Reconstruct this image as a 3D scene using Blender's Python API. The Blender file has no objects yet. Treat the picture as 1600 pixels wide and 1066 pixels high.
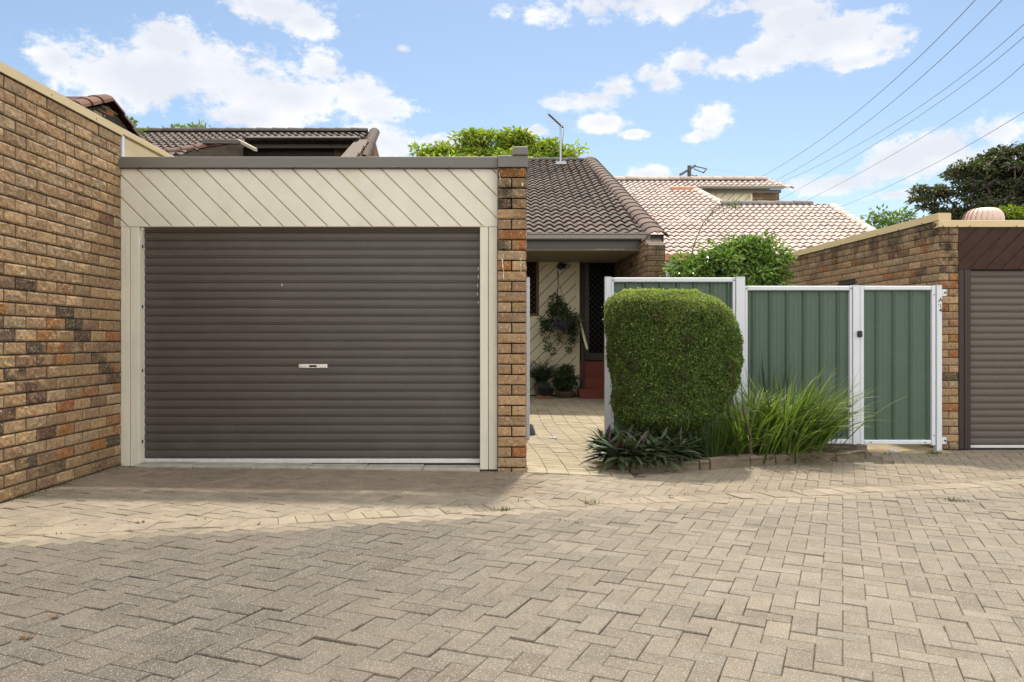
import bpy, math, random
import numpy as np
from mathutils import Vector
rad = math.radians
random.seed(7); rng = np.random.default_rng(7)
scn = bpy.context.scene
COL = scn.collection
F = 1260.0                      # focal length in photo pixels (1600 wide)

# ------------------------------------------------------------------ camera
cam_d = bpy.data.cameras.new('camera'); cam = bpy.data.objects.new('camera', cam_d); COL.objects.link(cam)
cam.location = (0, 0, 0); cam.rotation_euler = (rad(90), 0, 0)
cam_d.sensor_width = 36; cam_d.lens = 36*F/1600; cam_d.clip_start = .05; cam_d.clip_end = 3000
scn.camera = cam

# ------------------------------------------------------------------ sun, sky, exposure
SUN_EL, SUN_AZ = rad(61), rad(9.5)
sd = Vector((math.sin(SUN_AZ)*math.cos(SUN_EL), math.cos(SUN_AZ)*math.cos(SUN_EL), math.sin(SUN_EL)))
sun_d = bpy.data.lights.new('sun', 'SUN'); sun = bpy.data.objects.new('sun', sun_d); COL.objects.link(sun)
sun_d.energy = 3.0; sun_d.angle = rad(3); sun_d.color = (1, .93, .82)
sun.rotation_euler = sd.to_track_quat('Z', 'Y').to_euler(); sun.location = sd*60
scn.view_settings.view_transform = 'Standard'; scn.view_settings.look = 'None'
scn.view_settings.gamma = 1; scn.view_settings.exposure = 0.95
world = bpy.data.worlds.new('World'); scn.world = world; world.use_nodes = True
wt = world.node_tree; wt.nodes.clear()
def N(t, kind, **kw):
    n = t.nodes.new(kind)
    for k, v in kw.items(): setattr(n, k, v)
    return n
def link(t, a, b): t.links.new(a, b)
def mth(t, op, a, b=None, c=None, clamp=False):
    n = t.nodes.new('ShaderNodeMath'); n.operation = op; n.use_clamp = clamp
    for i, v in enumerate((a, b, c)):
        if v is None: continue
        if isinstance(v, (int, float)): n.inputs[i].default_value = v
        else: t.links.new(v, n.inputs[i])
    return n.outputs[0]
def sky_world():
    t = wt
    out = N(t, 'ShaderNodeOutputWorld'); bg = N(t, 'ShaderNodeBackground')
    sky = N(t, 'ShaderNodeTexSky'); sky.sky_type = 'NISHITA'; sky.sun_disc = False
    sky.sun_elevation = SUN_EL; sky.sun_rotation = SUN_AZ; sky.air_density = 1.0; sky.dust_density = .6; sky.ozone_density = 1.6
    tc = N(t, 'ShaderNodeTexCoord'); sep = N(t, 'ShaderNodeSeparateXYZ'); link(t, tc.outputs['Generated'], sep.inputs[0])
    az = mth(t, 'ARCTAN2', sep.outputs[0], sep.outputs[1]); el = mth(t, 'ARCSINE', sep.outputs[2])
    cmb = N(t, 'ShaderNodeCombineXYZ'); link(t, az, cmb.inputs[0]); link(t, el, cmb.inputs[1])
    blobs = [(330,125,190,52),(190,115,110,42),(455,150,160,42),(90,92,52,24),(380,182,120,24),(265,62,60,26),(575,168,58,22),
             (430,12,90,26),(480,35,40,16),(600,222,48,24),(560,205,50,14),(690,226,42,14),(628,75,15,7),(840,205,36,9),
             (985,8,160,24),(1210,6,90,16),(1285,62,120,40),(1190,88,70,22),(1390,62,58,22),(1080,98,32,22),(1035,130,36,22),
             (925,152,78,18),(965,140,38,20),(942,193,36,14),(988,210,20,7),(1108,190,36,22),(1100,210,30,12),(1010,272,42,12),
             (1400,255,80,32),(1320,285,72,16),(1475,228,66,28),(1565,205,60,22),(1540,250,60,26),(1270,330,40,8),(1400,305,60,10),
             (1150,102,60,15),(1240,30,90,26),(1340,95,70,12),(868,160,34,10),(560,142,52,22),(505,108,42,24),(150,160,50,16),(1010,118,22,14),(-150,60,120,60),(-300,200,200,50),(1800,120,150,60),(2100,250,260,50)]
    acc = None
    for cx, cy, rx, ry in blobs:
        a = math.atan2(cx-800, F); e = math.atan2(533-cy, math.hypot(F, cx-800)); k = F/(F*F+(cx-800)**2)
        s = N(t, 'ShaderNodeVectorMath', operation='SUBTRACT'); link(t, cmb.outputs[0], s.inputs[0]); s.inputs[1].default_value = (a, e, 0)
        m = N(t, 'ShaderNodeVectorMath', operation='MULTIPLY'); link(t, s.outputs[0], m.inputs[0]); m.inputs[1].default_value = (1/(rx*k*1.2), 1/(ry/F*1.2), 0)
        l = N(t, 'ShaderNodeVectorMath', operation='LENGTH'); link(t, m.outputs[0], l.inputs[0])
        d = mth(t, 'MULTIPLY_ADD', l.outputs['Value'], -1.0, 1.0)
        acc = d if acc is None else mth(t, 'SMOOTH_MAX', acc, d, .25)
    def noise(scale, detail, rough, off=0):
        mp = N(t, 'ShaderNodeMapping'); mp.inputs['Scale'].default_value = (1, 1, 1.5); mp.inputs['Location'].default_value = (off, off, 0)
        link(t, tc.outputs['Generated'], mp.inputs[0])
        n = N(t, 'ShaderNodeTexNoise'); n.inputs['Scale'].default_value = scale; n.inputs['Detail'].default_value = detail
        n.inputs['Roughness'].default_value = rough; link(t, mp.outputs[0], n.inputs['Vector']); return n.outputs['Fac']
    n1 = noise(13, 10, .66); n2 = noise(55, 7, .65, 3.1)
    # everywhere else in the sky: broken cloud, made overbright to fill the shaded fronts
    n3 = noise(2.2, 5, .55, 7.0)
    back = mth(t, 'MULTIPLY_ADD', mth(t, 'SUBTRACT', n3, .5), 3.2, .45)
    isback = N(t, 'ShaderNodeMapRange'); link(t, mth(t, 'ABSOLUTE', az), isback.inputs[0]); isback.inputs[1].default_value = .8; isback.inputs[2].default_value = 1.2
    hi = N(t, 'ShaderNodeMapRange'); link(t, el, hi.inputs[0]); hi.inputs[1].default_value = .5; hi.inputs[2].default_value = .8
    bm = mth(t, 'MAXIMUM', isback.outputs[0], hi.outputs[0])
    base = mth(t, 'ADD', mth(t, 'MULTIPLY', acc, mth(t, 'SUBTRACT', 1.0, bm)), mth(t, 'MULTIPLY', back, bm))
    dens = mth(t, 'ADD', base, mth(t, 'ADD', mth(t, 'MULTIPLY', mth(t, 'SUBTRACT', n1, .5), 2.6), mth(t, 'MULTIPLY', mth(t, 'SUBTRACT', n2, .5), 1.3)))
    mr = N(t, 'ShaderNodeMapRange', interpolation_type='SMOOTHSTEP'); link(t, dens, mr.inputs[0]); mr.inputs[1].default_value = .02; mr.inputs[2].default_value = .58
    mask = mth(t, 'MULTIPLY', mr.outputs[0], .93)
    n4 = noise(9, 5, .6, 11.3)
    shade = N(t, 'ShaderNodeMapRange'); link(t, mth(t, 'SUBTRACT', mth(t, 'MULTIPLY', n4, 1.6), mth(t, 'MULTIPLY', base, .55)), shade.inputs[0])
    shade.inputs[1].default_value = .25; shade.inputs[2].default_value = .85
    cc = N(t, 'ShaderNodeMix', data_type='RGBA'); link(t, shade.outputs[0], cc.inputs['Factor'])
    cc.inputs['A'].default_value = (*CLOUD_LO, 1); cc.inputs['B'].default_value = (*CLOUD_HI, 1)
    tintm = N(t, 'ShaderNodeMix', data_type='RGBA', blend_type='MULTIPLY'); tintm.inputs['Factor'].default_value = 1
    link(t, sky.outputs[0], tintm.inputs['A']); tintm.inputs['B'].default_value = (*SKY_TINT, 1)
    cb = N(t, 'ShaderNodeMix', data_type='RGBA'); link(t, bm, cb.inputs['Factor']); link(t, cc.outputs['Result'], cb.inputs['A']); cb.inputs['B'].default_value = (*CLOUD_FILL, 1); cc = cb
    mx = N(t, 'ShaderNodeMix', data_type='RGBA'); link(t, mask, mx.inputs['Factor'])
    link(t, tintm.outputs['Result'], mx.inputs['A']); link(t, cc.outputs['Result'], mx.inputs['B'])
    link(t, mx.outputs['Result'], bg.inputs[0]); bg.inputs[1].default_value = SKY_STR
    link(t, bg.outputs[0], out.inputs[0])
SKY_STR = .076
SKY_TINT = (1.06, 1.05, 1.0)
CLOUD_LO = (5.7, 5.85, 6.3); CLOUD_HI = (7.3, 7.3, 7.4)
CLOUD_FILL = (20.5, 20.0, 18.9)   # added fill light: unseen overbright cloud behind and above the camera
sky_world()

# ------------------------------------------------------------------ helpers
def W(px, py, Y): return Vector(((px-800)/F*Y, Y, (533-py)/F*Y))
_h = np.random.default_rng(99).random((64, 64, 64))
def vn(x, y, z, s=1.0, o=0.0):
    p = [np.asarray(a, float)*s+o for a in (x, y, z)]
    p = np.broadcast_arrays(*p); i = [np.floor(a).astype(int) for a in p]
    f = [a-b for a, b in zip(p, i)]; f = [a*a*(3-2*a) for a in f]; r = 0
    for dx in (0, 1):
        for dy in (0, 1):
            for dz in (0, 1):
                w = (f[0] if dx else 1-f[0])*(f[1] if dy else 1-f[1])*(f[2] if dz else 1-f[2])
                r = r + w*_h[(i[0]+dx) & 63, (i[1]+dy) & 63, (i[2]+dz) & 63]
    return r-.5
ORG = {}
def props(o, label=None, cat=None, group=None, kind=None):
    if label: o['label'] = label
    if cat: o['category'] = cat
    if group: o['group'] = group
    if kind: o['kind'] = kind
    return o
def thing(name, label, cat, loc, group=None):
    o = bpy.data.objects.new(name, None); COL.objects.link(o); o.location = loc; o.empty_display_size = .1
    ORG[o.name] = Vector(loc); return props(o, label, cat, group)
def link_mesh(name, me, mats, parent=None, label=None, cat=None, group=None, kind=None):
    o = bpy.data.objects.new(name, me); COL.objects.link(o)
    for m in (mats if isinstance(mats, (list, tuple)) else [mats]): me.materials.append(m)
    if parent is not None:
        o.parent = parent
        ORG[o.name] = ORG[parent.name]
        me.transform(__import__('mathutils').Matrix.Translation(-ORG[parent.name]))
    else: ORG[o.name] = Vector((0, 0, 0))
    return props(o, label, cat, group, kind)
class MB:
    def __init__(s): s.v = []; s.f = []; s.m = []; s.t = []; s.n = 0
    def add(s, vs, fs, mi=0, tint=(1, 1, 1)):
        s.v.extend([tuple(a) for a in vs]); s.f.extend([tuple(i+s.n for i in f) for f in fs]); s.m.extend([mi]*len(fs))
        s.t.extend([tint]*len(vs)); s.n += len(vs); return s
    def box(s, a, b, mi=0, tint=(1, 1, 1), bev=0.0):
        x0, y0, z0 = [min(p, q) for p, q in zip(a, b)]; x1, y1, z1 = [max(p, q) for p, q in zip(a, b)]
        if not bev:
            vs = [(x, y, z) for z in (z0, z1) for y in (y0, y1) for x in (x0, x1)]
            return s.add(vs, [(0, 2, 3, 1), (4, 5, 7, 6), (0, 1, 5, 4), (2, 6, 7, 3), (0, 4, 6, 2), (1, 3, 7, 5)], mi, tint)
        e = min(bev, (x1-x0)*.49, (y1-y0)*.49, (z1-z0)*.49); vs = []
        idx = {}
        for ix, X in enumerate((x0, x1)):
            for iy, Y in enumerate((y0, y1)):
                for iz, Z in enumerate((z0, z1)):
                    sx, sy, sz = (e if ix == 0 else -e), (e if iy == 0 else -e), (e if iz == 0 else -e)
                    for k, p in enumerate(((X, Y+sy, Z+sz), (X+sx, Y, Z+sz), (X+sx, Y+sy, Z))):
                        idx[ix, iy, iz, k] = len(vs); vs.append(p)
        g = lambda ix, iy, iz, k: idx[ix, iy, iz, k]; fs = []
        for i in (0, 1):
            q = [g(i, 0, 0, 0), g(i, 1, 0, 0), g(i, 1, 1, 0), g(i, 0, 1, 0)]; fs.append(q if i else q[::-1])
            q = [g(0, i, 0, 1), g(0, i, 1, 1), g(1, i, 1, 1), g(1, i, 0, 1)]; fs.append(q if i else q[::-1])
            q = [g(0, 0, i, 2), g(1, 0, i, 2), g(1, 1, i, 2), g(0, 1, i, 2)]; fs.append(q if i else q[::-1])
        for i in (0, 1):
            for j in (0, 1):
                fs.append([g(i, j, 0, 0), g(i, j, 1, 0), g(i, j, 1, 1), g(i, j, 0, 1)])
                fs.append([g(i, 0, j, 0), g(i, 1, j, 0), g(i, 1, j, 2), g(i, 0, j, 2)])
                fs.append([g(0, i, j, 1), g(1, i, j, 1), g(1, i, j, 2), g(0, i, j, 2)])
                for k in (0, 1): fs.append([g(i, j, k, 0), g(i, j, k, 1), g(i, j, k, 2)])
        return s.add(vs, fs, mi, tint)
    def prism(s, poly, d, mi=0, tint=(1, 1, 1)):
        """poly: list of 3D points, d: extrusion vector"""
        n = len(poly); d = Vector(d); vs = [Vector(p) for p in poly]+[Vector(p)+d for p in poly]
        fs = [tuple(range(n)), tuple(range(2*n-1, n-1, -1))]+[(i, i+n, (i+1) % n+n, (i+1) % n) for i in range(n)]
        return s.add(vs, fs, mi, tint)
    def tube(s, pts, r, seg=8, mi=0, tint=(1, 1, 1), cap=True):
        pts = [Vector(p) for p in pts]; n = len(pts); rs = r if isinstance(r, (list, tuple)) else [r]*n; vs = []; fs = []
        up = Vector((0, 0, 1)); prev = None
        for i, p in enumerate(pts):
            d = (pts[min(i+1, n-1)]-pts[max(i-1, 0)]).normalized()
            a = prev-d*prev.dot(d) if prev is not None else d.cross(up if abs(d.z) < .9 else Vector((1, 0, 0)))
            a.normalize(); prev = a; b = d.cross(a)
            for k in range(seg):
                t = 2*math.pi*k/seg; vs.append(p+(a*math.cos(t)+b*math.sin(t))*rs[i])
        for i in range(n-1):
            for k in range(seg):
                k2 = (k+1) % seg; fs.append((i*seg+k, i*seg+k2, (i+1)*seg+k2, (i+1)*seg+k))
        if cap: fs.append(tuple(range(seg-1, -1, -1))); fs.append(tuple(range((n-1)*seg, n*seg)))
        return s.add(vs, fs, mi, tint)
    def lathe(s, c, prof, seg=24, mi=0, tint=(1, 1, 1)):
        vs = []; fs = []; n = len(prof)
        for r, z in prof:
            for k in range(seg):
                t = 2*math.pi*k/seg; vs.append((c[0]+r*math.cos(t), c[1]+r*math.sin(t), c[2]+z))
        for i in range(n-1):
            for k in range(seg):
                k2 = (k+1) % seg; fs.append((i*seg+k, i*seg+k2, (i+1)*seg+k2, (i+1)*seg+k))
        fs.append(tuple(range(seg-1, -1, -1))); fs.append(tuple(range((n-1)*seg, n*seg)))
        return s.add(vs, fs, mi, tint)
    def build(s, name, mats, parent=None, smooth=False, **kw):
        me = bpy.data.meshes.new(name); me.from_pydata(s.v, [], s.f); me.update()
        me.polygons.foreach_set('material_index', s.m)
        a = me.color_attributes.new('tint', 'FLOAT_COLOR', 'POINT')
        t = np.ones((len(s.v), 4), np.float32); t[:, :3] = np.array(s.t, np.float32).reshape(-1, 3); a.data.foreach_set('color', t.ravel())
        if smooth: me.polygons.foreach_set('use_smooth', [True]*len(s.f))
        return link_mesh(name, me, mats, parent, **kw)
def np_mesh(name, V, Q, mats, parent=None, tint=None, mi=None, smooth=False, **kw):
    """V (n,3), Q (m,k) quads/tris"""
    me = bpy.data.meshes.new(name); V = np.asarray(V, np.float32); Q = np.asarray(Q, np.int32); k = Q.shape[1]
    me.vertices.add(len(V)); me.vertices.foreach_set('co', V.ravel())
    me.loops.add(Q.size); me.loops.foreach_set('vertex_index', Q.ravel())
    me.polygons.add(len(Q)); me.polygons.foreach_set('loop_start', np.arange(0, Q.size, k, dtype=np.int32))
    try: me.polygons.foreach_set('loop_total', np.full(len(Q), k, np.int32))
    except Exception: pass
    if mi is not None: me.polygons.foreach_set('material_index', np.asarray(mi, np.int32))
    me.polygons.foreach_set('use_smooth', np.full(len(Q), smooth))
    a = me.color_attributes.new('tint', 'FLOAT_COLOR', 'POINT'); t = np.ones((len(V), 4), np.float32)
    if tint is not None: t[:, :3] = tint
    a.data.foreach_set('color', t.ravel())
    me.update(calc_edges=True); me.validate()
    return link_mesh(name, me, mats, parent, **kw)

# ------------------------------------------------------------------ materials
def mat(name, col=(.5, .5, .5), rough=.7, use_tint=False, amt=.12, scale=8, detail=5, bump=0, bscale=60, bdist=.002, metal=0, spec=.4,
        speck=0, speck_scale=350, speck_lo=(.1, .1, .1), speck_hi=(.8, .75, .65), dirt=0, dirt_scale=2.5, dirt_col=(.12, .1, .08), stretch=None,
        transl=0, pits=0, coat=0):
    m = bpy.data.materials.new(name); m.use_nodes = True; t = m.node_tree; b = t.nodes['Principled BSDF']
    tc = N(t, 'ShaderNodeTexCoord'); vec = tc.outputs['Object']
    if stretch:
        mp = N(t, 'ShaderNodeMapping'); mp.inputs['Scale'].default_value = stretch; link(t, vec, mp.inputs[0]); vec = mp.outputs[0]
    def nz(sc, de=5, ro=.55, v=None):
        n = N(t, 'ShaderNodeTexNoise'); n.inputs['Scale'].default_value = sc; n.inputs['Detail'].default_value = de
        n.inputs['Roughness'].default_value = ro; link(t, v or vec, n.inputs['Vector']); return n.outputs['Fac']
    def mixc(f, a, c, bt='MIX'):
        n = N(t, 'ShaderNodeMix', data_type='RGBA', blend_type=bt)
        for s, v in (('Factor', f), ('A', a), ('B', c)):
            if isinstance(v, (int, float)): n.inputs[s].default_value = v
            elif isinstance(v, tuple): n.inputs[s].default_value = (*v, 1)
            else: link(t, v, n.inputs[s])
        return n.outputs['Result']
    c = None
    if use_tint:
        a = N(t, 'ShaderNodeAttribute'); a.attribute_name = 'tint'; c = a.outputs['Color']
        c = mixc(1.0, c, tuple(col), 'MULTIPLY')
    else:
        r = N(t, 'ShaderNodeRGB'); r.outputs[0].default_value = (*col, 1); c = r.outputs[0]
    if amt:
        f = mth(t, 'MULTIPLY_ADD', mth(t, 'SUBTRACT', nz(scale, detail), .5), amt*5, 1.0)
        cb = N(t, 'ShaderNodeCombineXYZ'); [link(t, f, cb.inputs[i]) for i in range(3)]
        c = mixc(1.0, c, cb.outputs[0], 'MULTIPLY')
    if speck:
        v = N(t, 'ShaderNodeTexVoronoi'); v.inputs['Scale'].default_value = speck_scale; link(t, vec, v.inputs['Vector'])
        sp = N(t, 'ShaderNodeSeparateColor'); link(t, v.outputs['Color'], sp.inputs[0])
        hi = mth(t, 'MULTIPLY', mth(t, 'GREATER_THAN', sp.outputs[0], .86), speck); lo = mth(t, 'MULTIPLY', mth(t, 'LESS_THAN', sp.outputs[1], .22), speck*.75)
        c = mixc(hi, c, speck_hi); c = mixc(lo, c, speck_lo)
    if pits:
        r = N(t, 'ShaderNodeMapRange'); link(t, nz(38, 5, .75), r.inputs[0]); r.inputs[1].default_value = .56; r.inputs[2].default_value = .7
        c = mixc(mth(t, 'MULTIPLY', r.outputs[0], pits), c, (.06, .04, .03))
        r = N(t, 'ShaderNodeMapRange'); link(t, nz(70, 3, .6), r.inputs[0]); r.inputs[1].default_value = .58; r.inputs[2].default_value = .7
        c = mixc(mth(t, 'MULTIPLY', r.outputs[0], pits*.6), c, (.62, .5, .34))
    if dirt:
        r = N(t, 'ShaderNodeMapRange'); link(t, nz(dirt_scale, 7, .65, tc.outputs['Object']), r.inputs[0]); r.inputs[1].default_value = .5; r.inputs[2].default_value = .72
        c = mixc(mth(t, 'MULTIPLY', r.outputs[0], dirt), c, dirt_col)
    link(t, c, b.inputs['Base Color']); b.inputs['Roughness'].default_value = rough; b.inputs['Metallic'].default_value = metal
    b.inputs['Specular IOR Level'].default_value = spec
    if bump:
        bn = N(t, 'ShaderNodeBump'); bn.inputs['Strength'].default_value = bump; bn.inputs['Distance'].default_value = bdist
        link(t, nz(bscale, 4, .6), bn.inputs['Height']); link(t, bn.outputs[0], b.inputs['Normal'])
    if transl:
        tr = N(t, 'ShaderNodeBsdfTranslucent'); link(t, mixc(1.0, c, (1.3, 1.5, .5), 'MULTIPLY'), tr.inputs[0])
        mx = N(t, 'ShaderNodeMixShader'); mx.inputs[0].default_value = transl
        link(t, b.outputs[0], mx.inputs[1]); link(t, tr.outputs[0], mx.inputs[2]); link(t, mx.outputs[0], t.nodes['Material Output'].inputs[0])
    return m
M = dict(
    paver=mat('concrete_paver', use_tint=True, rough=.93, spec=.2, amt=.12, scale=6, detail=9, bump=.8, bscale=260, bdist=.003, speck=.42, speck_scale=330,
              speck_lo=(.08, .068, .052), speck_hi=(.46, .41, .34), dirt=.42, dirt_scale=1.1, dirt_col=(.15, .125, .095)),
    path=mat('path_paver', use_tint=True, rough=.93, spec=.2, amt=.1, scale=7, bump=.3, bscale=200, speck=.2, speck_scale=200, speck_hi=(.7, .62, .48), dirt=.3, dirt_scale=2),
    sand=mat('joint_sand', (.13, .105, .075), rough=1, amt=.2, scale=30, bump=.4, bscale=150, dirt=.4, dirt_scale=5, dirt_col=(.05, .06, .025)),
    soil=mat('garden_soil', (.045, .032, .022), rough=1, amt=.2, scale=20, bump=1, bscale=60, bdist=.02),
    grassland=mat('ground_cover', (.09, .1, .05), rough=1, amt=.2, scale=1),
    brick=mat('rock_face_brick', use_tint=True, rough=.9, spec=.25, amt=.2, scale=30, bump=1, bscale=150, bdist=.006, pits=1),
    brickfar=mat('brick_far', use_tint=True, rough=.9, spec=.25, amt=.16, scale=22, bump=.5, bscale=80, bdist=.006, pits=.6),
    mortar=mat('mortar', (.035, .026, .018), rough=1, amt=.15, scale=20, bump=.5, bscale=120),
    cream=mat('cream_paint', (.57, .545, .46), rough=.6, amt=.05, scale=4, stretch=(1, 1, 1), bump=.15, bscale=90, dirt=.28, dirt_scale=5, dirt_col=(.42, .37, .26)),
    creamv=mat('cream_paint_post', (.57, .54, .445), rough=.6, amt=.04, scale=5, stretch=(8, 8, .6), bump=.25, bscale=30, dirt=.16, dirt_scale=5, dirt_col=(.3, .27, .2)),
    housecream=mat('pale_yellow_paint', (.74, .67, .47), rough=.6, amt=.04, scale=3, dirt=.1),
    groove=mat('board_groove', (.50, .42, .26), rough=.9, amt=.1),
    groovedk=mat('shadowed_groove', (.20, .155, .09), rough=.9, amt=.1),
    fawn=mat('fawn_metal', (.52, .41, .23), rough=.45, amt=.03, scale=2, dirt=.1, dirt_scale=4),
    greymetal=mat('grey_metal_capping', (.125, .115, .102), rough=.5, amt=.05, scale=4, stretch=(.6, 1, 6), dirt=.15, dirt_scale=6, dirt_col=(.1, .09, .075)),
    door=mat('charcoal_door_metal', (.066, .055, .047), rough=.45, spec=.5, amt=.12, scale=3, stretch=(.35, 1, 9), dirt=.45, dirt_scale=3.2, dirt_col=(.085, .078, .07)),
    alu=mat('mill_aluminium', (.55, .54, .52), rough=.5, metal=.2, amt=.08, scale=20),
    chrome=mat('chrome', (.75, .74, .72), rough=.18, metal=1, amt=0),
    black=mat('black_plastic', (.012, .012, .012), rough=.4, amt=0),
    concrete=mat('concrete', (.30, .28, .235), rough=.95, amt=.15, scale=10, bump=.5, bscale=80, dirt=.4, dirt_scale=6),
    kerb=mat('weathered_kerb', (.125, .098, .066), rough=.95, amt=.2, scale=9, bump=1, bscale=45, bdist=.01, dirt=.6, dirt_scale=5, dirt_col=(.07, .06, .045)),
    brownwood=mat('brown_stained_board', (.042, .020, .015), rough=.75, spec=.2, amt=.2, scale=9, stretch=(1, 1, 1), bump=.2, bscale=60),
    browndark=mat('dark_brown_paint', (.022, .013, .010), rough=.5, amt=.06),
    white=mat('white_powder_coat', (.54, .56, .60), rough=.35, amt=.02, scale=5, dirt=.08, dirt_scale=5, dirt_col=(.4, .38, .34)),
    green=mat('green_sheet_metal', (.054, .090, .062), rough=.45, amt=.05, scale=2, dirt=.4, dirt_scale=3.5, dirt_col=(.085, .115, .09)),
    tile=mat('dark_roof_tile', use_tint=True, rough=.85, spec=.3, amt=.12, scale=7, bump=.3, bscale=60, bdist=.004, dirt=.35, dirt_scale=3, dirt_col=(.10, .08, .07)),
    tilew=mat('pale_roof_tile', use_tint=True, rough=.8, spec=.3, amt=.05, scale=5),
    gutter=mat('brown_gutter', (.05, .043, .037), rough=.4, amt=.05),
    gutterlt=mat('light_gutter', (.17, .155, .135), rough=.4, amt=.05),
    soffit=mat('soffit', (.30, .26, .19), rough=.8, amt=.05),
    terra=mat('terracotta_metal', (.47, .20, .11), rough=.6, amt=.06, dirt=.1),
    glass=mat('dark_glass', (.012, .014, .014), rough=.5, spec=.15, amt=0), screen=mat('black_insect_screen', (.006, .006, .006), rough=1, spec=.02, amt=0),
    mesh=mat('security_mesh', (.02, .018, .016), rough=.5, amt=0),
    timber=mat('brown_timber', (.13, .075, .035), rough=.6, amt=.1, scale=6, stretch=(6, 6, 1)),
    redpaint=mat('red_step_paint', (.17, .035, .018), rough=.6, amt=.08, dirt=.25, dirt_scale=8, dirt_col=(.08, .03, .02)),
    pot=mat('terracotta_pot', (.14, .055, .035), rough=.8, amt=.1),
    potbrown=mat('brown_pot', (.09, .06, .04), rough=.7, amt=.1),
    leaf=mat('leaf', use_tint=True, rough=.5, spec=.35, amt=0, transl=.28),
    gloss=mat('glossy_leaf', use_tint=True, rough=.32, spec=.5, amt=0, transl=.22), waxy=mat('waxy_leaf', use_tint=True, rough=.5, spec=.3, amt=.1, scale=30, transl=.08),
    bark=mat('bark', (.10, .075, .05), rough=.95, amt=.2, scale=12, bump=.8, bscale=40, bdist=.01),
    polewood=mat('grey_pole_timber', (.09, .085, .08), rough=.9, amt=.15),
    wire=mat('wire', (.12, .12, .12), rough=.6, amt=0),
    galv=mat('galvanised', (.35, .37, .4), rough=.4, metal=.5, amt=.05),
    vent=mat('pink_terracotta_vent', (.58, .42, .34), rough=.45, amt=.03),
    decal=mat('white_drip', (.6, .57, .52), rough=.9, amt=.1),
    lilac=mat('lilac_leaf', (.22, .19, .32), rough=.6, amt=.1),
    lump=mat('blue_green_paint', (.07, .10, .10), rough=.6, amt=.2, scale=20),
    tray=mat('red_clay_brick', (.26, .10, .055), rough=.9, amt=.1),
)
# ------------------------------------------------------------------ ground height
def sm(t): t = np.clip(t, 0, 1); return t*t*(3-2*t)
def gz(x, y):
    x = np.asarray(x, float); y = np.asarray(y, float)
    left = -.013*np.minimum(x, 0)
    right = -.032*np.clip(x, 0, 4.3)
    dip = -.012*np.exp(-((y-yb(x))/.35)**2)
    back = .03*sm((y-9)/6)+.024*np.clip(x, 0, 4.3)*sm((y-9.2)/5)
    und = .012*vn(x, y, 0*x, .9)+.006*vn(x, y, 0*x, 2.3, 5)
    return -1.083+left+right+dip+back+und*np.where(y < 6.2, 1, .3)
_bp = [(-300, 835), (0, 829), (87, 828), (306, 818), (437, 814), (569, 805), (700, 797), (925, 784), (1094, 778), (1319, 766), (1487, 759), (1600, 751), (1800, 742)]
def _hit(px, py):
    h = 1.09
    for _ in range(6): x = (px-800)*h/(py-533); h = 1.09+.032*min(max(x, 0), 4.3)+.013*min(x, 0)
    return x, F*h/(py-533)
_bw = sorted([_hit(px, py) for px, py in _bp])
_bx = np.array([a for a, b in _bw]); _by = np.array([b for a, b in _bw])
def yb(x):
    return np.interp(x, _bx, _by)
# ------------------------------------------------------------------ ground, paving
def sheet(name, xs, ys, off, m, **kw):
    X, Y = np.meshgrid(xs, ys); Z = gz(X, Y)+off
    V = np.stack([X.ravel(), Y.ravel(), Z.ravel()], 1); nx, ny = len(xs), len(ys)
    i = (np.arange(ny-1)[:, None]*nx+np.arange(nx-1)[None]).ravel()
    return np_mesh(name, V, np.stack([i, i+1, i+nx+1, i+nx], 1), m, smooth=True, **kw)
far = [-900, -400, -150, -60, -30, -18, -12]
sheet('ground', np.array(far+list(np.arange(-9, 11, .25))+[12, 18, 30, 60, 150, 400, 900]),
      np.array([-300, -60, -20, -8]+list(np.arange(-3, 18, .25))+[20, 26, 40, 80, 200, 500, 1500]), -.009, M['sand'], kind='structure')
def clip(poly, n, d):
    """keep the side where n.p <= d"""
    out = []
    for i in range(len(poly)):
        a, b = poly[i], poly[(i+1) % len(poly)]; da = n[0]*a[0]+n[1]*a[1]-d; db = n[0]*b[0]+n[1]*b[1]-d
        if da <= 0: out.append(a)
        if da*db < 0:
            t = da/(da-db); out.append((a[0]+(b[0]-a[0])*t, a[1]+(b[1]-a[1])*t))
    return out
def area(p): return .5*abs(sum(p[i][0]*p[(i+1) % len(p)][1]-p[(i+1) % len(p)][0]*p[i][1] for i in range(len(p))))
def inset(p, e):
    n = len(p); s = sum(p[i][0]*p[(i+1) % n][1]-p[(i+1) % n][0]*p[i][1] for i in range(n))
    if s < 0: p = p[::-1]
    q = list(p)
    for i in range(n):
        a, b = p[i], p[(i+1) % n]; L = math.hypot(b[0]-a[0], b[1]-a[1])
        if L < 1e-5: continue
        nx, ny = (b[1]-a[1])/L, -(b[0]-a[0])/L
        q = clip(q, (nx, ny), nx*a[0]+ny*a[1]-e)
        if len(q) < 3: return []
    # drop near-duplicate points
    r = []
    for a in q:
        if not r or math.hypot(a[0]-r[-1][0], a[1]-r[-1][1]) > 1e-4: r.append(a)
    return r
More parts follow.
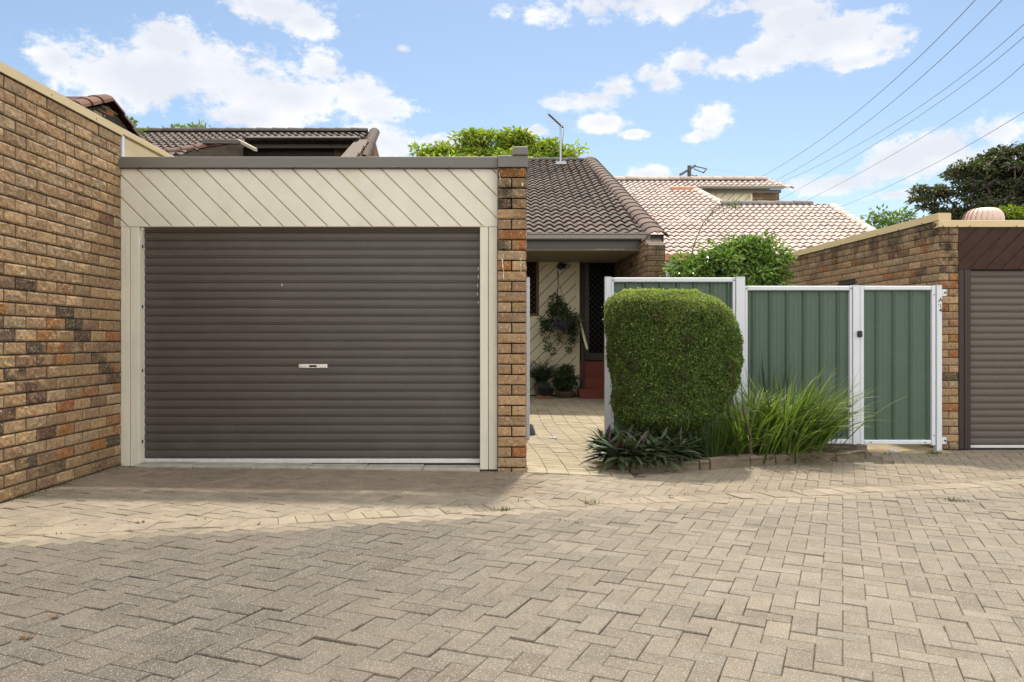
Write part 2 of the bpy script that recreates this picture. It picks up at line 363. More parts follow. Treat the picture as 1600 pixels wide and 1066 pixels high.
def paver(mb, poly, tint, lift=0.0, jit=.0020, gap=.0004, bev=.0026):
    g = gap+abs(random.gauss(0, .0006))+(.0012 if random.random() < .15 else 0); p = inset(poly, g)
    if len(p) < 3 or area(p) < 4e-4: return
    q = inset(p, bev)
    if len(q) < 3: return
    cx = sum(a[0] for a in p)/len(p); cy = sum(a[1] for a in p)/len(p)
    h = lift+random.gauss(0, jit); tx, ty = random.gauss(0, .007), random.gauss(0, .007)
    zf = lambda a, o: (a[0], a[1], float(gz(cx, cy))+h+o+(a[0]-cx)*(tx+SL(cx, cy)[0])+(a[1]-cy)*(ty+SL(cx, cy)[1]))
    n = len(p); m = len(q)
    # irregular chamfered edge
    vs = [zf(a, -.03) for a in p]+[zf(a, -.003-abs(random.gauss(0, .0006))) for a in p]
    fs = [(i, (i+1) % n, n+(i+1) % n, n+i) for i in range(n)]
    if m == n:
        vs += [zf(a, 0) for a in q]; fs += [(n+i, n+(i+1) % n, 2*n+(i+1) % n, 2*n+i) for i in range(n)]; fs.append(tuple(range(2*n, 3*n)))
    else: fs.append(tuple(range(n, 2*n)))
    mb.add(vs, fs, 0, tint)
_sl = {}
def SL(x, y):
    k = (round(x, 1), round(y, 1))
    if k not in _sl:
        e = .1; _sl[k] = (float(gz(x+e, y)-gz(x-e, y))/(2*e), float(gz(x, y+e)-gz(x, y-e))/(2*e))
    return _sl[k]
BW = .1
def border_frame(x):
    y = float(yb(x)); s = float(yb(x+.15)-yb(x-.15))/.3; L = math.hypot(1, s); return y, (-s/L, 1/L)
A0 = math.radians(-22.3); U = (math.cos(A0), math.sin(A0)); V2 = (-math.sin(A0), math.cos(A0)); a = .0935
# outlines that pavers stop at
KERB = [(1.0, 6.83), (1.33, 6.95), (1.75, 7.12), (2.2, 7.42), (2.7, 7.68), (3.2, 7.95), (3.62, 8.25), (3.84, 8.72)]
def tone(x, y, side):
    """pavers in the lane are grey towards the left, sandier to the right and beyond the border"""
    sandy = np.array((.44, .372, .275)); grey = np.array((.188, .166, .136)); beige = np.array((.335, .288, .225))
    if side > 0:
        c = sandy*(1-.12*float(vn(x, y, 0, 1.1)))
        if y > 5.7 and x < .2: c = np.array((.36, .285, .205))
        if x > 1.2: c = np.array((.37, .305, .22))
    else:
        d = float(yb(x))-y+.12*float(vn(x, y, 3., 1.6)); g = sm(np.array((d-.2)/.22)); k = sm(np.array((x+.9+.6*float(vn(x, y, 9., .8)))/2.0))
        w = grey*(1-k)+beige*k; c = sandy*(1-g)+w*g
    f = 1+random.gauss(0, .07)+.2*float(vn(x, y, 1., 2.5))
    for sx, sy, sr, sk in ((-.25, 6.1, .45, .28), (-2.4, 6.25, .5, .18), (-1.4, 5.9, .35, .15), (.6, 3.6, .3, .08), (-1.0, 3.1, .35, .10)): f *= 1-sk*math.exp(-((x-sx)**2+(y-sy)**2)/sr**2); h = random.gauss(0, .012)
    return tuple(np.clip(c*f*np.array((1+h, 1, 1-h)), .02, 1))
mb = MB()
for i in range(-75, 160):
    for j in range(-75, 160):
        m = (i-j) % 4
        if m not in (0, 3): continue
        w, h = ((2, 1) if m == 0 else (1, 2))
        r = [(i*a, j*a), ((i+w)*a, j*a), ((i+w)*a, (j+h)*a), (i*a, (j+h)*a)]
        P = [(p[0]*U[0]+p[1]*V2[0], p[0]*U[1]+p[1]*V2[1]) for p in r]
        cx = sum(p[0] for p in P)/4; cy = sum(p[1] for p in P)/4
        if not (-3.45 < cx < 8.2 and 1.1 < cy < 9.1): continue
        if cx > 1 and cy > 7.9 and cx < 3.8: continue
        if cx < -3.25-.0 : P = clip(P, (-1, 0), 3.27)
        if cx < .15 and cy > 6.4: P = clip(P, (0, 1), 6.66)
        elif cy > 6.3 and cx < 1.05: P = clip(P, (0, 1), 6.60)      # path mouth
        if len(P) < 3: continue
        if cx > 4.75: P = clip(P, (0, 1), 9.0)
        elif cx > 3.8: P = clip(P, (0, 1), 8.78)
        elif cx > .95:
            k = min(range(len(KERB)-1), key=lambda q: abs((KERB[q][0]+KERB[q+1][0])/2-cx))
            (ax, ay), (bx, by) = KERB[k], KERB[k+1]; L = math.hypot(bx-ax, by-ay); n = (-(by-ay)/L, (bx-ax)/L)
            P = clip(P, n, n[0]*ax+n[1]*ay)
        if len(P) < 3: continue
        y0, n = border_frame(cx)
        x0 = cx; d0 = n[0]*x0+n[1]*y0
        lo = clip(P, n, d0-BW); hi = clip(P, (-n[0], -n[1]), -(d0+BW))
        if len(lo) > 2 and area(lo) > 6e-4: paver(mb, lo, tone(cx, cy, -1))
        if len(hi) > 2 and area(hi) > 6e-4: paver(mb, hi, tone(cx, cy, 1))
mb.build('driveway_paving', M['paver'], kind='structure')
mb = MB(); x = -3.27
while x < 8.2:
    step = .101; y, n = border_frame(x); t = (n[1], -n[0]); x2 = x+step*t[0]; y2, n2 = border_frame(x2)
    sk = .25*(BW if x < -1.5 else 0)
    P = [(x-n[0]*BW-sk, y-n[1]*BW), (x2-n2[0]*BW-sk, y2-n2[1]*BW), (x2+n2[0]*BW+sk, y2+n2[1]*BW), (x+n[0]*BW+sk, y+n[1]*BW)]
    c = np.array((.46, .385, .28))*(1+random.gauss(0, .06)+.2*float(vn(x, y, 4., 2)))
    paver(mb, P, tuple(c), lift=.003)
    x = x2
mb.build('paving_border', M['paver'], kind='structure')
# garden path and courtyard: columns of pavers
mb = MB(); k = 0
for c in range(-1, 32):
    y = 6.61+.07*random.random()
    while y < 15.6:
        L = .115 if True else .23
        def xx(yy, cc): return .02+cc*.176+.05*math.sin((yy-6.6)*1.15)*math.exp(-(yy-6.6)*.12)*.9-(0.085*(yy-6.6) if yy < 8.9 else .195+.03*(yy-8.9))*0.9+.1
        P = [(xx(y, c), y), (xx(y, c+1), y), (xx(y+L, c+1), y+L), (xx(y+L, c), y+L)]
        cx = (P[0][0]+P[1][0])/2
        if cx > .12-.1 and not (cx > 1.0 and y < 9.1) and not (cx > 5): 
            if cx-.1 < .12: P = clip(P, (-1, 0), -.125)
            if cx > .9 and y < 9.1: P = clip(P, (1, 0), 1.02)
            if len(P) > 2:
                cc = np.array((.60, .51, .35))*(1+random.gauss(0, .06)+.25*float(vn(cx, y, 2., 1.7)))
                paver(mb, P, tuple(cc), lift=.004+.0*k, jit=.0015, gap=.001)
        y += L
mb.build('garden_path', M['path'], kind='structure')
# slab of sandy paving under the metal gate
mb = MB(); x = 3.88
while x < 4.7:
    y = 8.78
    while y < 10.5:
        paver(mb, [(x, y), (x+.23, y), (x+.23, y+.115), (x, y+.115)], tuple(np.array((.6, .47, .27))*(1+random.gauss(0, .1))), lift=.006)
        y += .116
    x += .231
mb.build('gateway_paving', M['path'], kind='structure')
# concrete threshold strips
mb = MB(); x = -3.12
while x < -.5:
    mb.box((x, 6.665, -1.2), (x+.474, 7.2, float(gz(x+.2, 6.7))+.022), bev=.008); x += .4755
mb.build('threshold_slab', M['concrete'], kind='structure')
# garden bed soil
ks = KERB+[(3.84, 8.93), (1.0, 8.93)]
mb = MB(); vs = [(x, y, float(gz(x, y))+.06) for x, y in ks]+[(2.2, 8.2, -1.04)]
mb.add(vs, [(i, (i+1) % len(ks), len(ks)) for i in range(len(ks))]); mb.build('garden_soil', M['soil'], kind='structure')
# kerb: mortared blocks, each slightly different
t = thing('garden_kerb', 'low weathered concrete kerb edging the garden bed under the hedge and grasses', 'kerb', (2.2, 7.4, -1.1))
mb = MB(); pts = KERB+[]
for q in range(len(pts)-1):
    (ax, ay), (bx, by) = pts[q], pts[q+1]; L = math.hypot(bx-ax, by-ay); d = ((bx-ax)/L, (by-ay)/L); n = (-d[1], d[0]); s = 0
    while s < L-.02:
        e = min(s+random.uniform(.26, .42), L)
        if L-e < .1: e = L
        g = .006; h = .088+random.uniform(-.018, .014); o = random.uniform(-.01, .01); nn = 7; rows = []
        for z0, ins in ((-.06, 0), (h-.012, .0), (h, .012), (h, .10), (h-.02, .115), (-.06, .12)):
            for k in range(nn):
                f = s+g+(e-s-2*g)*k/(nn-1); X = ax+d[0]*f; Y = ay+d[1]*f; w = ins+o+.022*float(vn(X*6, Y*6, z0*9, 1))
                rows.append((X+n[0]*w, Y+n[1]*w, float(gz(X, Y))+z0+.022*float(vn(X*7, Y*7, ins*9, 1, 3))))
        fs = [(r*nn+k, r*nn+k+1, (r+1)*nn+k+1, (r+1)*nn+k) for r in range(5) for k in range(nn-1)]
        fs += [tuple(r*nn for r in range(6)), tuple(r*nn+nn-1 for r in range(5, -1, -1))]
        mb.add(rows, fs); s = e
# left return along the path
y = 6.86
while y < 8.7:
    mb.box((.93, y, -1.15), (1.04, y+.32, float(gz(1, y))+.085+random.uniform(-.01, .01)), bev=.01); y += .33
mb.build('edging_block', M['kerb'], t)

# ------------------------------------------------------------------ brickwork
BT = [(.57, .375, .20), (.51, .325, .17), (.45, .29, .155), (.50, .35, .205), (.42, .27, .15)]
def brick_tint(dark=.06, red=.06, base=1.0):
    r = random.random()
    if r < dark: c = (.14+random.random()*.07, .095+random.random()*.02, .065)
    elif r < dark+red: c = (.42, .15+random.random()*.05, .06)
    elif r < (dark+red)*1.5: c = (.33, .2, .115)
    else: c = random.choice(BT)
    f = base*(1+random.gauss(0, .07)); return np.array(c)*f
def brickwork(name, O, ud, nrm, L, z0, z1, parent, m, mm, res=(6, 3), amp=.005, pier=False, top=None, dark=lambda z: .05, darken=None, skip=None, off=0, base=1.0, zphase=0.0, core=.10):
    """O: (x,y) start, ud: unit direction along the wall, nrm: outward unit normal; bricks bulge out of the raked mortar"""
    ud = np.array((*ud, 0.)); nv = np.array((*nrm, 0.)); O3 = np.array((*O, 0.)); nu, nw = res; Vs = []; Qs = []; Ts = []; cnt = 0
    c0 = math.floor((z0-zphase)/.086)
    r = c0
    while zphase+r*.086 < z1-.01:
        za = max(zphase+r*.086, z0); zb = min(zphase+r*.086+.076, z1); js = []
        if zb-za < .012: r += 1; continue
        if pier: js = [(0, L)] if (r+off) % 2 else [(0, L/2-.005), (L/2+.005, L)]
        else:
            u = -.24+(.12 if (r+off) % 2 else 0)
            while u < L:
                p, q = max(u, 0), min(u+.23, L)
                if q-p > .02: js.append((p, q))
                u += .24
        for p, q in js:
            if top is not None and min(top(p), top(q)) < zb:
                if max(top(p), top(q)) < za+.02: continue
                zb2 = min(zb, max(za+.015, min(top(p), top(q))))
            else: zb2 = zb
            if skip is not None and skip((p+q)/2, (za+zb)/2): continue
            uu = np.linspace(p, q, nu+1); ww = np.linspace(za, zb2, nw+1); UU, WW = np.meshgrid(uu, ww)
            P = O3+UU[..., None]*ud; e = np.minimum.reduce([(UU-p)/.012, (q-UU)/.012, (WW-za)/.010, (zb2-WW)/.010]); e = np.clip(e, 0, 1)
            sd_ = random.random()*40
            D = .002*e + e*amp*(1.5*vn(P[..., 0]*1, P[..., 1], WW, 26, sd_)+1.1*vn(P[..., 0], P[..., 1], WW, 61, sd_)+.5) + .0015*random.gauss(0, 1)
            P = P+D[..., None]*nv+nv*.005; P[..., 2] = WW
            ring = np.concatenate([P[0, :], P[1:, -1], P[-1, -2::-1], P[-2:0:-1, 0]]); back = ring-nv*.03
            n0 = cnt; Vs.append(P.reshape(-1, 3)); k = np.arange(nw)[:, None]*(nu+1)+np.arange(nu)[None]; k = k.ravel()+n0
            Qs.append(np.stack([k, k+1, k+nu+2, k+nu+1], 1)); nP = (nu+1)*(nw+1); nr = len(ring)
            Vs.append(ring); Vs.append(back); i = np.arange(nr); j = (i+1) % nr
            Qs.append(np.stack([n0+nP+i, n0+nP+nr+i, n0+nP+nr+j, n0+nP+j], 1)); cnt += nP+2*nr
            tn = brick_tint(dark((za+zb)/2), dark((za+zb)/2), base); T = np.tile(tn, (nP+2*nr, 1))
            if tn[1]/tn[0] < .62 or tn[0] < .25*base:      # burnt bricks are patchy: the kiln flash fades into tan
                VV = np.concatenate([P.reshape(-1, 3), ring, back]); wq = np.clip(.95+2.2*vn(VV[:, 0], VV[:, 1], VV[:, 2], 9, sd_), .15, 1)[:, None]; T = T*wq+np.array(random.choice(BT))*base*.9*(1-wq)
            if darken is not None:
                VV = np.concatenate([P.reshape(-1, 3), ring, back]); T = T*darken(VV)[:, None]
            Ts.append(T)
        r += 1
    o = np_mesh(name, np.concatenate(Vs), np.concatenate(Qs), m, parent, tint=np.concatenate(Ts))
    # mortar bed behind the bricks
    if core:
        a0 = O3-nv*core; a1 = a0+ud*L; b0 = O3; b1 = O3+ud*L
        mb = MB(); zt = z1
        if top is None:
            mb.prism([(*a0[:2], z0), (*a1[:2], z0), (*b1[:2], z0), (*b0[:2], z0)], (0, 0, z1-z0))
        else:
            mb.add([(*b0[:2], z0), (*b1[:2], z0), (*b1[:2], top(L)), (*b0[:2], top(0)), (*a0[:2], z0), (*a1[:2], z0), (*a1[:2], top(L)), (*a0[:2], top(0))],
                   [(0, 1, 2, 3), (5, 4, 7, 6), (4, 0, 3, 7), (1, 5, 6, 2), (3, 2, 6, 7), (0, 4, 5, 1)])
        mb.build('mortar_bed', mm, parent)
    return o
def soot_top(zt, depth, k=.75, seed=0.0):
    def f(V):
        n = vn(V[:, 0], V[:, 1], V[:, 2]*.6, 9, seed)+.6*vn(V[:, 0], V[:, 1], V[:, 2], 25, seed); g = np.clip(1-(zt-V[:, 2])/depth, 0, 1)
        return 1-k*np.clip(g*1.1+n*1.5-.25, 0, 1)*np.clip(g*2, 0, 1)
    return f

# ---- tall brick boundary wall at the left
t = thing('brick_wall', 'long rough tan and brown brick wall with yellow metal capping at the left of the driveway', 'wall', (-3.3, 4, -1.07))
XL = -3.285
brickwork('bricks', (XL, 6.76), (0, -1), (1, 0), 5.2, -1.09, 1.735, t, M['brick'], M['mortar'], res=(18, 7), amp=.0062,
          dark=lambda z: .015 if z > .55 else (.06 if z > .15 else (.17 if z > -.5 else .13)), zphase=.0, off=0, core=.22, base=1.15,
          darken=lambda V: 1-.25*np.clip((-.85-V[:, 2])/.2, 0, 1))  # brick tint gets darker towards the foot of the wall
mb = MB(); mb.box((XL-.27, 1.5, 1.738), (XL+.015, 6.77, 1.79), bev=.004); mb.box((XL+.012, 1.5, 1.722), (XL+.019, 6.77, 1.786))
mb.box((XL-.27, 6.774, 1.738), (XL+.015, 12.5, 1.79), bev=.004)
mb.build('capping', M['fawn'], t)
for y in np.arange(2.0, 6.8, .62):
    mb = MB(); mb.lathe((0, 0, 0), [(.006, 0), (.006, .004), (.002, .006)], 8); mb.v[-24:] = [(XL+.017+v[2], y+v[0], 1.748+v[1]) for v in mb.v[-24:]]; mb.build('rivet', M['greymetal'], t)
mb = MB(); mb.box((XL-.2, 6.83, 1.2), (XL-.012, 12.4, 1.737)); mb.box((XL-.012, 6.83, 1.545), (XL+.004, 12.4, 1.715)); mb.build('metal_cladding', M['fawn'], t)
mb = MB(); mb.box((XL-.03, 6.775, 1.54), (XL+.012, 6.815, 1.73), bev=.003); mb.build('corner_flashing', M['white'], t)

# ---- boards laid diagonally
def diag_boards(name, p0, ux, uz, w, h, pitch, sgn, parent, m, mg, nrm=(0, -1, 0), th=.012, gap=.012, ph=0.0):
    """rectangle w x h at p0 spanned by ux, uz filled with 45 degree boards, sgn=+1 for '/'"""
    p0 = Vector(p0); ux = Vector(ux); uz = Vector(uz); nr = Vector(nrm); mb = MB(); s = 1/math.sqrt(2)
    rect = [(0, 0), (w, 0), (w, h), (0, h)]; n = (s, -s) if sgn > 0 else (s, s)
    dmin = min(n[0]*a+n[1]*b for a, b in rect)-pitch+ph; dmax = max(n[0]*a+n[1]*b for a, b in rect)
    d = dmin
    while d < dmax:
        q = clip(clip(rect, n, d+pitch-gap), (-n[0], -n[1]), -d) if True else rect
        if len(q) > 2 and area(q) > 1e-4:
            e = .003; q2 = inset(q, e)
            bulge = random.uniform(-.0008, .0008)
            if len(q2) == len(q):
                sa = sum(q[i][0]*q[(i+1) % len(q)][1]-q[(i+1) % len(q)][0]*q[i][1] for i in range(len(q)))
                if sa < 0: q = q[::-1]
                # align start vertex
                j = min(range(len(q2)), key=lambda k: math.hypot(q2[k][0]-q[0][0], q2[k][1]-q[0][1])); q2 = q2[j:]+q2[:j]
                k = len(q); P = lambda a, o: p0+ux*a[0]+uz*a[1]+nr*o
                mb.add([P(a, 0) for a in q]+[P(a, th-e) for a in q]+[P(a, th+bulge) for a in q2],
                       [(i, (i+1) % k, k+(i+1) % k, k+i) for i in range(k)]+[(k+i, k+(i+1) % k, 2*k+(i+1) % k, 2*k+i) for i in range(k)]+[tuple(range(2*k, 3*k))])
            else: mb.prism([p0+ux*a[0]+uz*a[1] for a in q], nr*(th+bulge))
        d += pitch
    o = mb.build(name, m, parent)
    mb = MB(); c = [p0+ux*a+uz*b+nr*.002 for a, b in rect]; mb.prism(c, -nr*.03); mb.build('backing_board', mg, parent); return o
def corrugated(name, x0, x1, z0, z1, y, pitch, depth, parent, m):
    mb = MB(); vs = []; z = z0; prof = [(0, 0), (.05, 0), (.09, .62), (.24, .70), (.28, 1), (.55, 1.05), (.84, 1), (.92, .7), (.96, 0)]
    pts = []
    while z < z1-1e-6:
        for f, d in prof:
            if z+f*pitch <= z1: pts.append((z+f*pitch, d*depth))
        z += pitch
    pts.append((z1, 0)); xs = [x0, x1]
    for zz, d in pts:
        for xx_ in xs: vs.append((xx_, y-d, zz))
    mb.add(vs, [(2*i, 2*i+1, 2*i+3, 2*i+2) for i in range(len(pts)-1)]); return mb.build(name, m, parent)

# ---- double garage in the centre-left
t = thing('garage', 'cream and brick garage with a wide dark brown roller door facing the driveway', 'garage', (-1.6, 6.8, -1.08))
YF = 6.77; PX0, PX1 = -.118, .113
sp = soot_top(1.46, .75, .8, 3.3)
brickwork('brick_pier', (PX0, YF-.07), (1, 0), (0, -1), PX1-PX0, -1.115, 1.435, t, M['brick'], M['mortar'], res=(18, 7), amp=.005, pier=True,
          dark=lambda z: .05, darken=sp, zphase=.0-.015, off=1, core=.2, base=1.15)
brickwork('side_wall', (PX1, YF-.07), (0, 1), (1, 0), 5.8, -1.115, 1.435, t, M['brickfar'], M['mortar'], res=(5, 2), darken=sp, zphase=-.015, off=0, core=.2, base=.92)
zf0, zf1 = .957, 1.442
diag_boards('fascia_board', (-3.28, YF, zf0), (1, 0, 0), (0, 0, 1), 3.28+PX0-.002, zf1-zf0, .1315, -1, t, M['cream'], M['groove'], gap=.010, th=.016, ph=.05)
mb = MB(); mb.box((-3.283, YF-.05, zf1+.002), (PX0, YF+.12, 1.537), bev=.004); mb.box((PX0+.0015, YF-.095, zf1-.002), (PX1+.018, YF+.12, 1.5375), bev=.004)
mb.box((.005, YF-.11, 1.538), (PX1+.02, 12.4, 1.607), bev=.004); mb.build('parapet_capping', M['greymetal'], t)
for x in np.arange(-3.1, 0, .43): MB().box((x-.006, YF-.056, zf1-.004), (x+.006, YF-.048, zf1+.006)).build('capping_screw', M['browndark'], t)
for xa, xb in ((-3.278, -3.203), (-3.199, -3.124), (-.268, -.199), (-.195, -.122)):
    mb = MB(); mb.box((xa, YF-.014, -1.078 if xa > -1 else -1.05), (xb, YF+.10, zf0-.001), bev=.004); mb.build('door_jamb', M['creamv'], t)
for z in (.80, .29, -.25, -.85): MB().box((-3.1245, YF+.035, z-.014), (-3.117, YF+.05, z+.014), bev=.002).build('jamb_bolt', M['black'], t)
rd = MB(); DY = YF+.10
door = corrugated('roller_door', -3.125, -.262, -1.00, zf0+.03, DY, .0712, .014, t, M['door'])
mb = MB(); mb.box((-3.12, DY-.03, -1.036), (-.27, DY+.012, -1.0), bev=.004); mb.build('bottom_rail', M['alu'], door)
mb = MB(); mb.box((-3.12, DY-.01, -1.066), (-.27, DY+.008, -1.037)); mb.build('rubber_seal', M['black'], door)
hx, hz = (490-800)/183.5, (533-572)/183.5
mb = MB(); mb.box((hx-.122, DY-.024, hz-.017), (hx+.122, DY-.018, hz+.017), bev=.002); mb.box((hx-.11, DY-.032, hz-.011), (hx-.05, DY-.022, hz+.008), bev=.003)
mb.box((hx+.05, DY-.032, hz-.011), (hx+.11, DY-.022, hz+.008), bev=.003); mb.tube([(hx-.06, DY-.026, hz), (hx-.06, DY-.034, hz)], .009, 12)
h = mb.build('lock_handle', M['chrome'], door)
mb = MB(); mb.box((hx-.03, DY-.036, hz-.010), (hx+.03, DY-.022, hz+.009), bev=.003); mb.build('lock_barrel', M['black'], door)
mb = MB()
for px, pa, pb in ((747, 415, 480), (441, 440, 458)):
    for k in range(int((pb-pa)/13)):
        z = (533-(pa+5+k*13.1))/183.5; x = (px-800)/183.5+random.uniform(-.006, .006)
        MB().box((x-.003, DY-.0185, z-.012), (x+.002, DY-.0165, z+.008+random.random()*.008)).build('paint_scuff', M['decal'], door)
mb = MB(); mb.box((-3.25, DY+.3, 1.40), (-.1, 12.4, 1.44)); mb.box((-3.25, 12.3, -1.1), (.1, 12.4, 1.40)); mb.build('flat_roof', M['greymetal'], t)
mb = MB()
for px, pa, pb, w in ((786, 397, 438, .9), (814, 398, 426, .8), (781, 272, 283, 1.0), (815, 286, 292, 1.2)):
    y = pa; mb = MB()
    while y < pb:
        l = random.uniform(3, 9); ww = w*random.uniform(.4, 1.1); x = px+random.uniform(-1.2, 1.2); a_, b_ = W(x-ww, y, YF-.07), W(x+ww, min(y+l, pb), YF-.07)
        mb.add([(a_.x, YF-.0875, a_.z), (b_.x, YF-.0885, a_.z-.004), (b_.x-.001, YF-.0885, b_.z), (a_.x+.002, YF-.087, b_.z+.003)], [(0, 3, 2, 1)]); y += l*.97
    mb.build('white_drip_stain', M['decal'], t)

# ---- right garage
XR, YR = 4.785, 9.04; th = math.atan(.062)
ud = (-math.sin(th), math.cos(th)); nr = (-math.cos(th), -math.sin(th))
t = thing('garage', 'neighbouring brick garage with brown timber fascia and roller door at the right edge', 'garage', (5.6, 9.1, -1.2))
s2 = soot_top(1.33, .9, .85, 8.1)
brickwork('brick_wall', (XR, YR), ud, nr, 4.75, -1.25, 1.335, t, M['brick'], M['mortar'], res=(8, 3), amp=.006, darken=soot_top(1.36, .45, .7, 5.5), core=.1, off=1, zphase=-.008, base=.98,
          skip=lambda u, z: 1.84 < u < 2.46 and .55 < z < .83)
brickwork('brick_pier', (XR+.002, YR), (1, 0), (0, -1), .215, -1.25, 1.272, t, M['brick'], M['mortar'], res=(12, 5), amp=.005, pier=True, darken=s2, core=.2, off=0, zphase=-.008, base=1.1,
          dark=lambda z: .1)
mb = MB(); p = Vector((XR, YR, 0)); u3 = Vector((*ud, 0)); n3 = Vector((*nr, 0))
q = [p+n3*.02-u3*.02, p-n3*.13-u3*.02, p-n3*.13+u3*4.75, p+n3*.02+u3*4.75]
mb.prism([(v.x, v.y, 1.352) for v in q], (0, 0, .082)); mb.box((XR-.012, YR-.03, 1.274), (8.5, YR+.1, 1.3505), bev=.004); mb.build('parapet_capping', M['fawn'], t)
mb = MB()
for s in np.arange(.3, 4.7, .5):
    c = p+u3*s+n3*.021; MB().box((c.x-.004, c.y-.006, 1.356), (c.x+.003, c.y+.006, 1.366)).build('capping_screw', M['browndark'], t)
for x in (XR+.03, XR+.19, XR+.33, XR+.85): MB().box((x-.006, YR-.036, 1.279), (x+.006, YR-.028, 1.289)).build('capping_screw', M['browndark'], t)
# barred window high in the side wall
c0 = p+u3*1.86; c1 = p+u3*2.44
mb = MB(); mb.prism([c0-n3*.04+Vector((0, 0, .5)), c1-n3*.04+Vector((0, 0, .5)), c1-n3*.04+Vector((0, 0, .81)), c0-n3*.04+Vector((0, 0, .81))], n3*.02)
wn = mb.build('window', M['glass'], t)
mb = MB()
for k in range(9):
    c = c0+(c1-c0)*(k/8)+n3*.0; mb.tube([(c.x, c.y, .5), (c.x, c.y, .8)], .008, 6)
mb.tube([c0+Vector((0, 0, .8)), c1+Vector((0, 0, .8))], .014, 6); mb.build('window_bars', M['browndark'], wn)
diag_boards('fascia_board', (5.0, YR, .803), (1, 0, 0), (0, 0, 1), 3.5, 1.27-.803, .13, 1, t, M['brownwood'], M['browndark'], gap=.012, th=.016, ph=.02)
for xa, xb in ((5.003, 5.06), (5.064, 5.135)):
    mb = MB(); mb.box((xa, YR-.016, -1.21), (xb, YR+.09, .802), bev=.004); mb.build('door_jamb', M['browndark'], t)
door2 = corrugated('roller_door', 5.13, 8.3, -1.175, .84, YR+.08, .0790, .018, t, mat('brown_door_metal', (.088, .075, .062), rough=.4, amt=.04, scale=2, stretch=(.5, 1, 9), dirt=.1))
mb = MB(); mb.box((5.135, YR+.045, -1.205), (8.3, YR+.09, -1.176), bev=.004); mb.build('bottom_rail', M['alu'], door2)
mb = MB(); mb.box((4.9, YR+.3, 1.2), (8.5, 13.5, 1.25)); mb.box((4.6, 13.4, -1.2), (8.5, 13.5, 1.2)); mb.build('flat_roof', M['greymetal'], t)
# turbine vent
cx, cy = (1536-800)/112.5, 11.2
t = thing('roof_vent', 'pale terracotta coloured spinning turbine vent on the right garage roof', 'roof vent', (cx, cy, 1.25))
mb = MB(); mb.lathe((cx, cy, 1.25), [(.15, 0), (.15, .28), (.17, .3)], 24); mb.lathe((cx, cy, 1.25), [(.10, .575), (.07, .59), (.0, .592)], 20)
mb.lathe((cx, cy, 1.25), [(.13, .31), (.17, .4), (.17, .45), (.10, .56)], 20, tint=(.4, .4, .4)); mb.build('vent_base', M['vent'], t)
for k in range(24):
    mb = MB(); a0_ = 2*math.pi*k/24; vs = []
    for i in range(9):
        f = i/8; ph = -math.pi/2*.78+math.pi*.87*f; r = .12+.125*math.cos(ph); z = .43+.155*math.sin(ph)
        for w_, dr in ((0, 0), (.30, .016)):
            aa = a0_+w_+.25*f; vs.append((cx+(r+dr)*math.cos(aa), cy+(r+dr)*math.sin(aa), 1.25+z))
    mb.add(vs, [(2*i, 2*i+1, 2*i+3, 2*i+2) for i in range(8)]); mb.build('vent_blade', M['vent'], t, smooth=True)
# ------------------------------------------------------------------ tiled roofs
def tile_roof(name, e0, e1, r0, r1, parent, m, base, edge, var=.1, gauge=.32, pitch=.18, nseg=8, amp=.021, lift=.036, cut=None):
    """e0-e1 the eave, r0-r1 the ridge (same plane); every tile (two rolls) is its own piece"""
    e0, e1, r0, r1 = map(Vector, (e0, e1, r0, r1)); ux = (e1-e0).normalized(); q = r0-e0; uv = (q-ux*q.dot(ux)); S = uv.length; uv.normalize()
    nn = ux.cross(uv); nn = nn if nn.z > 0 else -nn
    ul0, ul1 = 0.0, (r0-e0).dot(ux); ur0, ur1 = (e1-e0).dot(ux), (r1-e0).dot(ux)
    U0 = min(ul0, ul1); Vs = []; Qs = []; Ts = []; MI = []; cnt = 0; tw = pitch*2; base = np.array(base); edge = np.array(edge)
    rows = int(math.ceil(S/gauge)); e0a, uxa, uva, nna = map(np.array, (e0, ux, uv, nn))
    for r in range(rows):
        v0 = r*gauge; v1 = min((r+1)*gauge+.01, S); lo = ul0+(ul1-ul0)*v0/S; hi = ur0+(ur1-ur0)*v0/S
        k = math.floor((lo-U0)/tw); 
        while U0+k*tw < hi-.02:
            ua = max(U0+k*tw, lo); ub = min(U0+(k+1)*tw, hi); k += 1
            if ub-ua < .02: continue
            if cut is not None and cut((ua+ub)/2, v0): continue
            u = np.linspace(ua, ub, nseg*2+1); ph = 2*np.pi*(u-U0)/pitch; h = amp*np.sin(ph)+.003*np.cos(2*ph); jl = random.gauss(0, .0025); ju = random.gauss(0, .003)
            pts = []
            for v, off, thk in ((v0+.012, lift+jl, -.050), (v0, lift+jl, -.036), (v0, lift+jl, -.004), (v0+.008, lift+jl, 0), (v1, 0, 0)):
                pts.append(e0a+(u+ju)[:, None]*uxa+v*uva+(h+off+thk)[:, None]*nna)
            P = np.concatenate(pts); n = len(u); i = np.arange(n-1)
            for row in range(4):
                Qs.append(np.stack([i+row*n, i+1+row*n, i+1+(row+1)*n, i+(row+1)*n], 1)+cnt)
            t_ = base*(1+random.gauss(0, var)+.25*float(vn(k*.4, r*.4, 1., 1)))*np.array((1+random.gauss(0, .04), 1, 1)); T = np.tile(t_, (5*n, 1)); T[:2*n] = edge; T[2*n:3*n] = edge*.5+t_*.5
            Vs.append(P); Ts.append(T); cnt += 5*n
    return np_mesh(name, np.concatenate(Vs), np.concatenate(Qs), m, parent, tint=np.clip(np.concatenate(Ts), 0, 1))
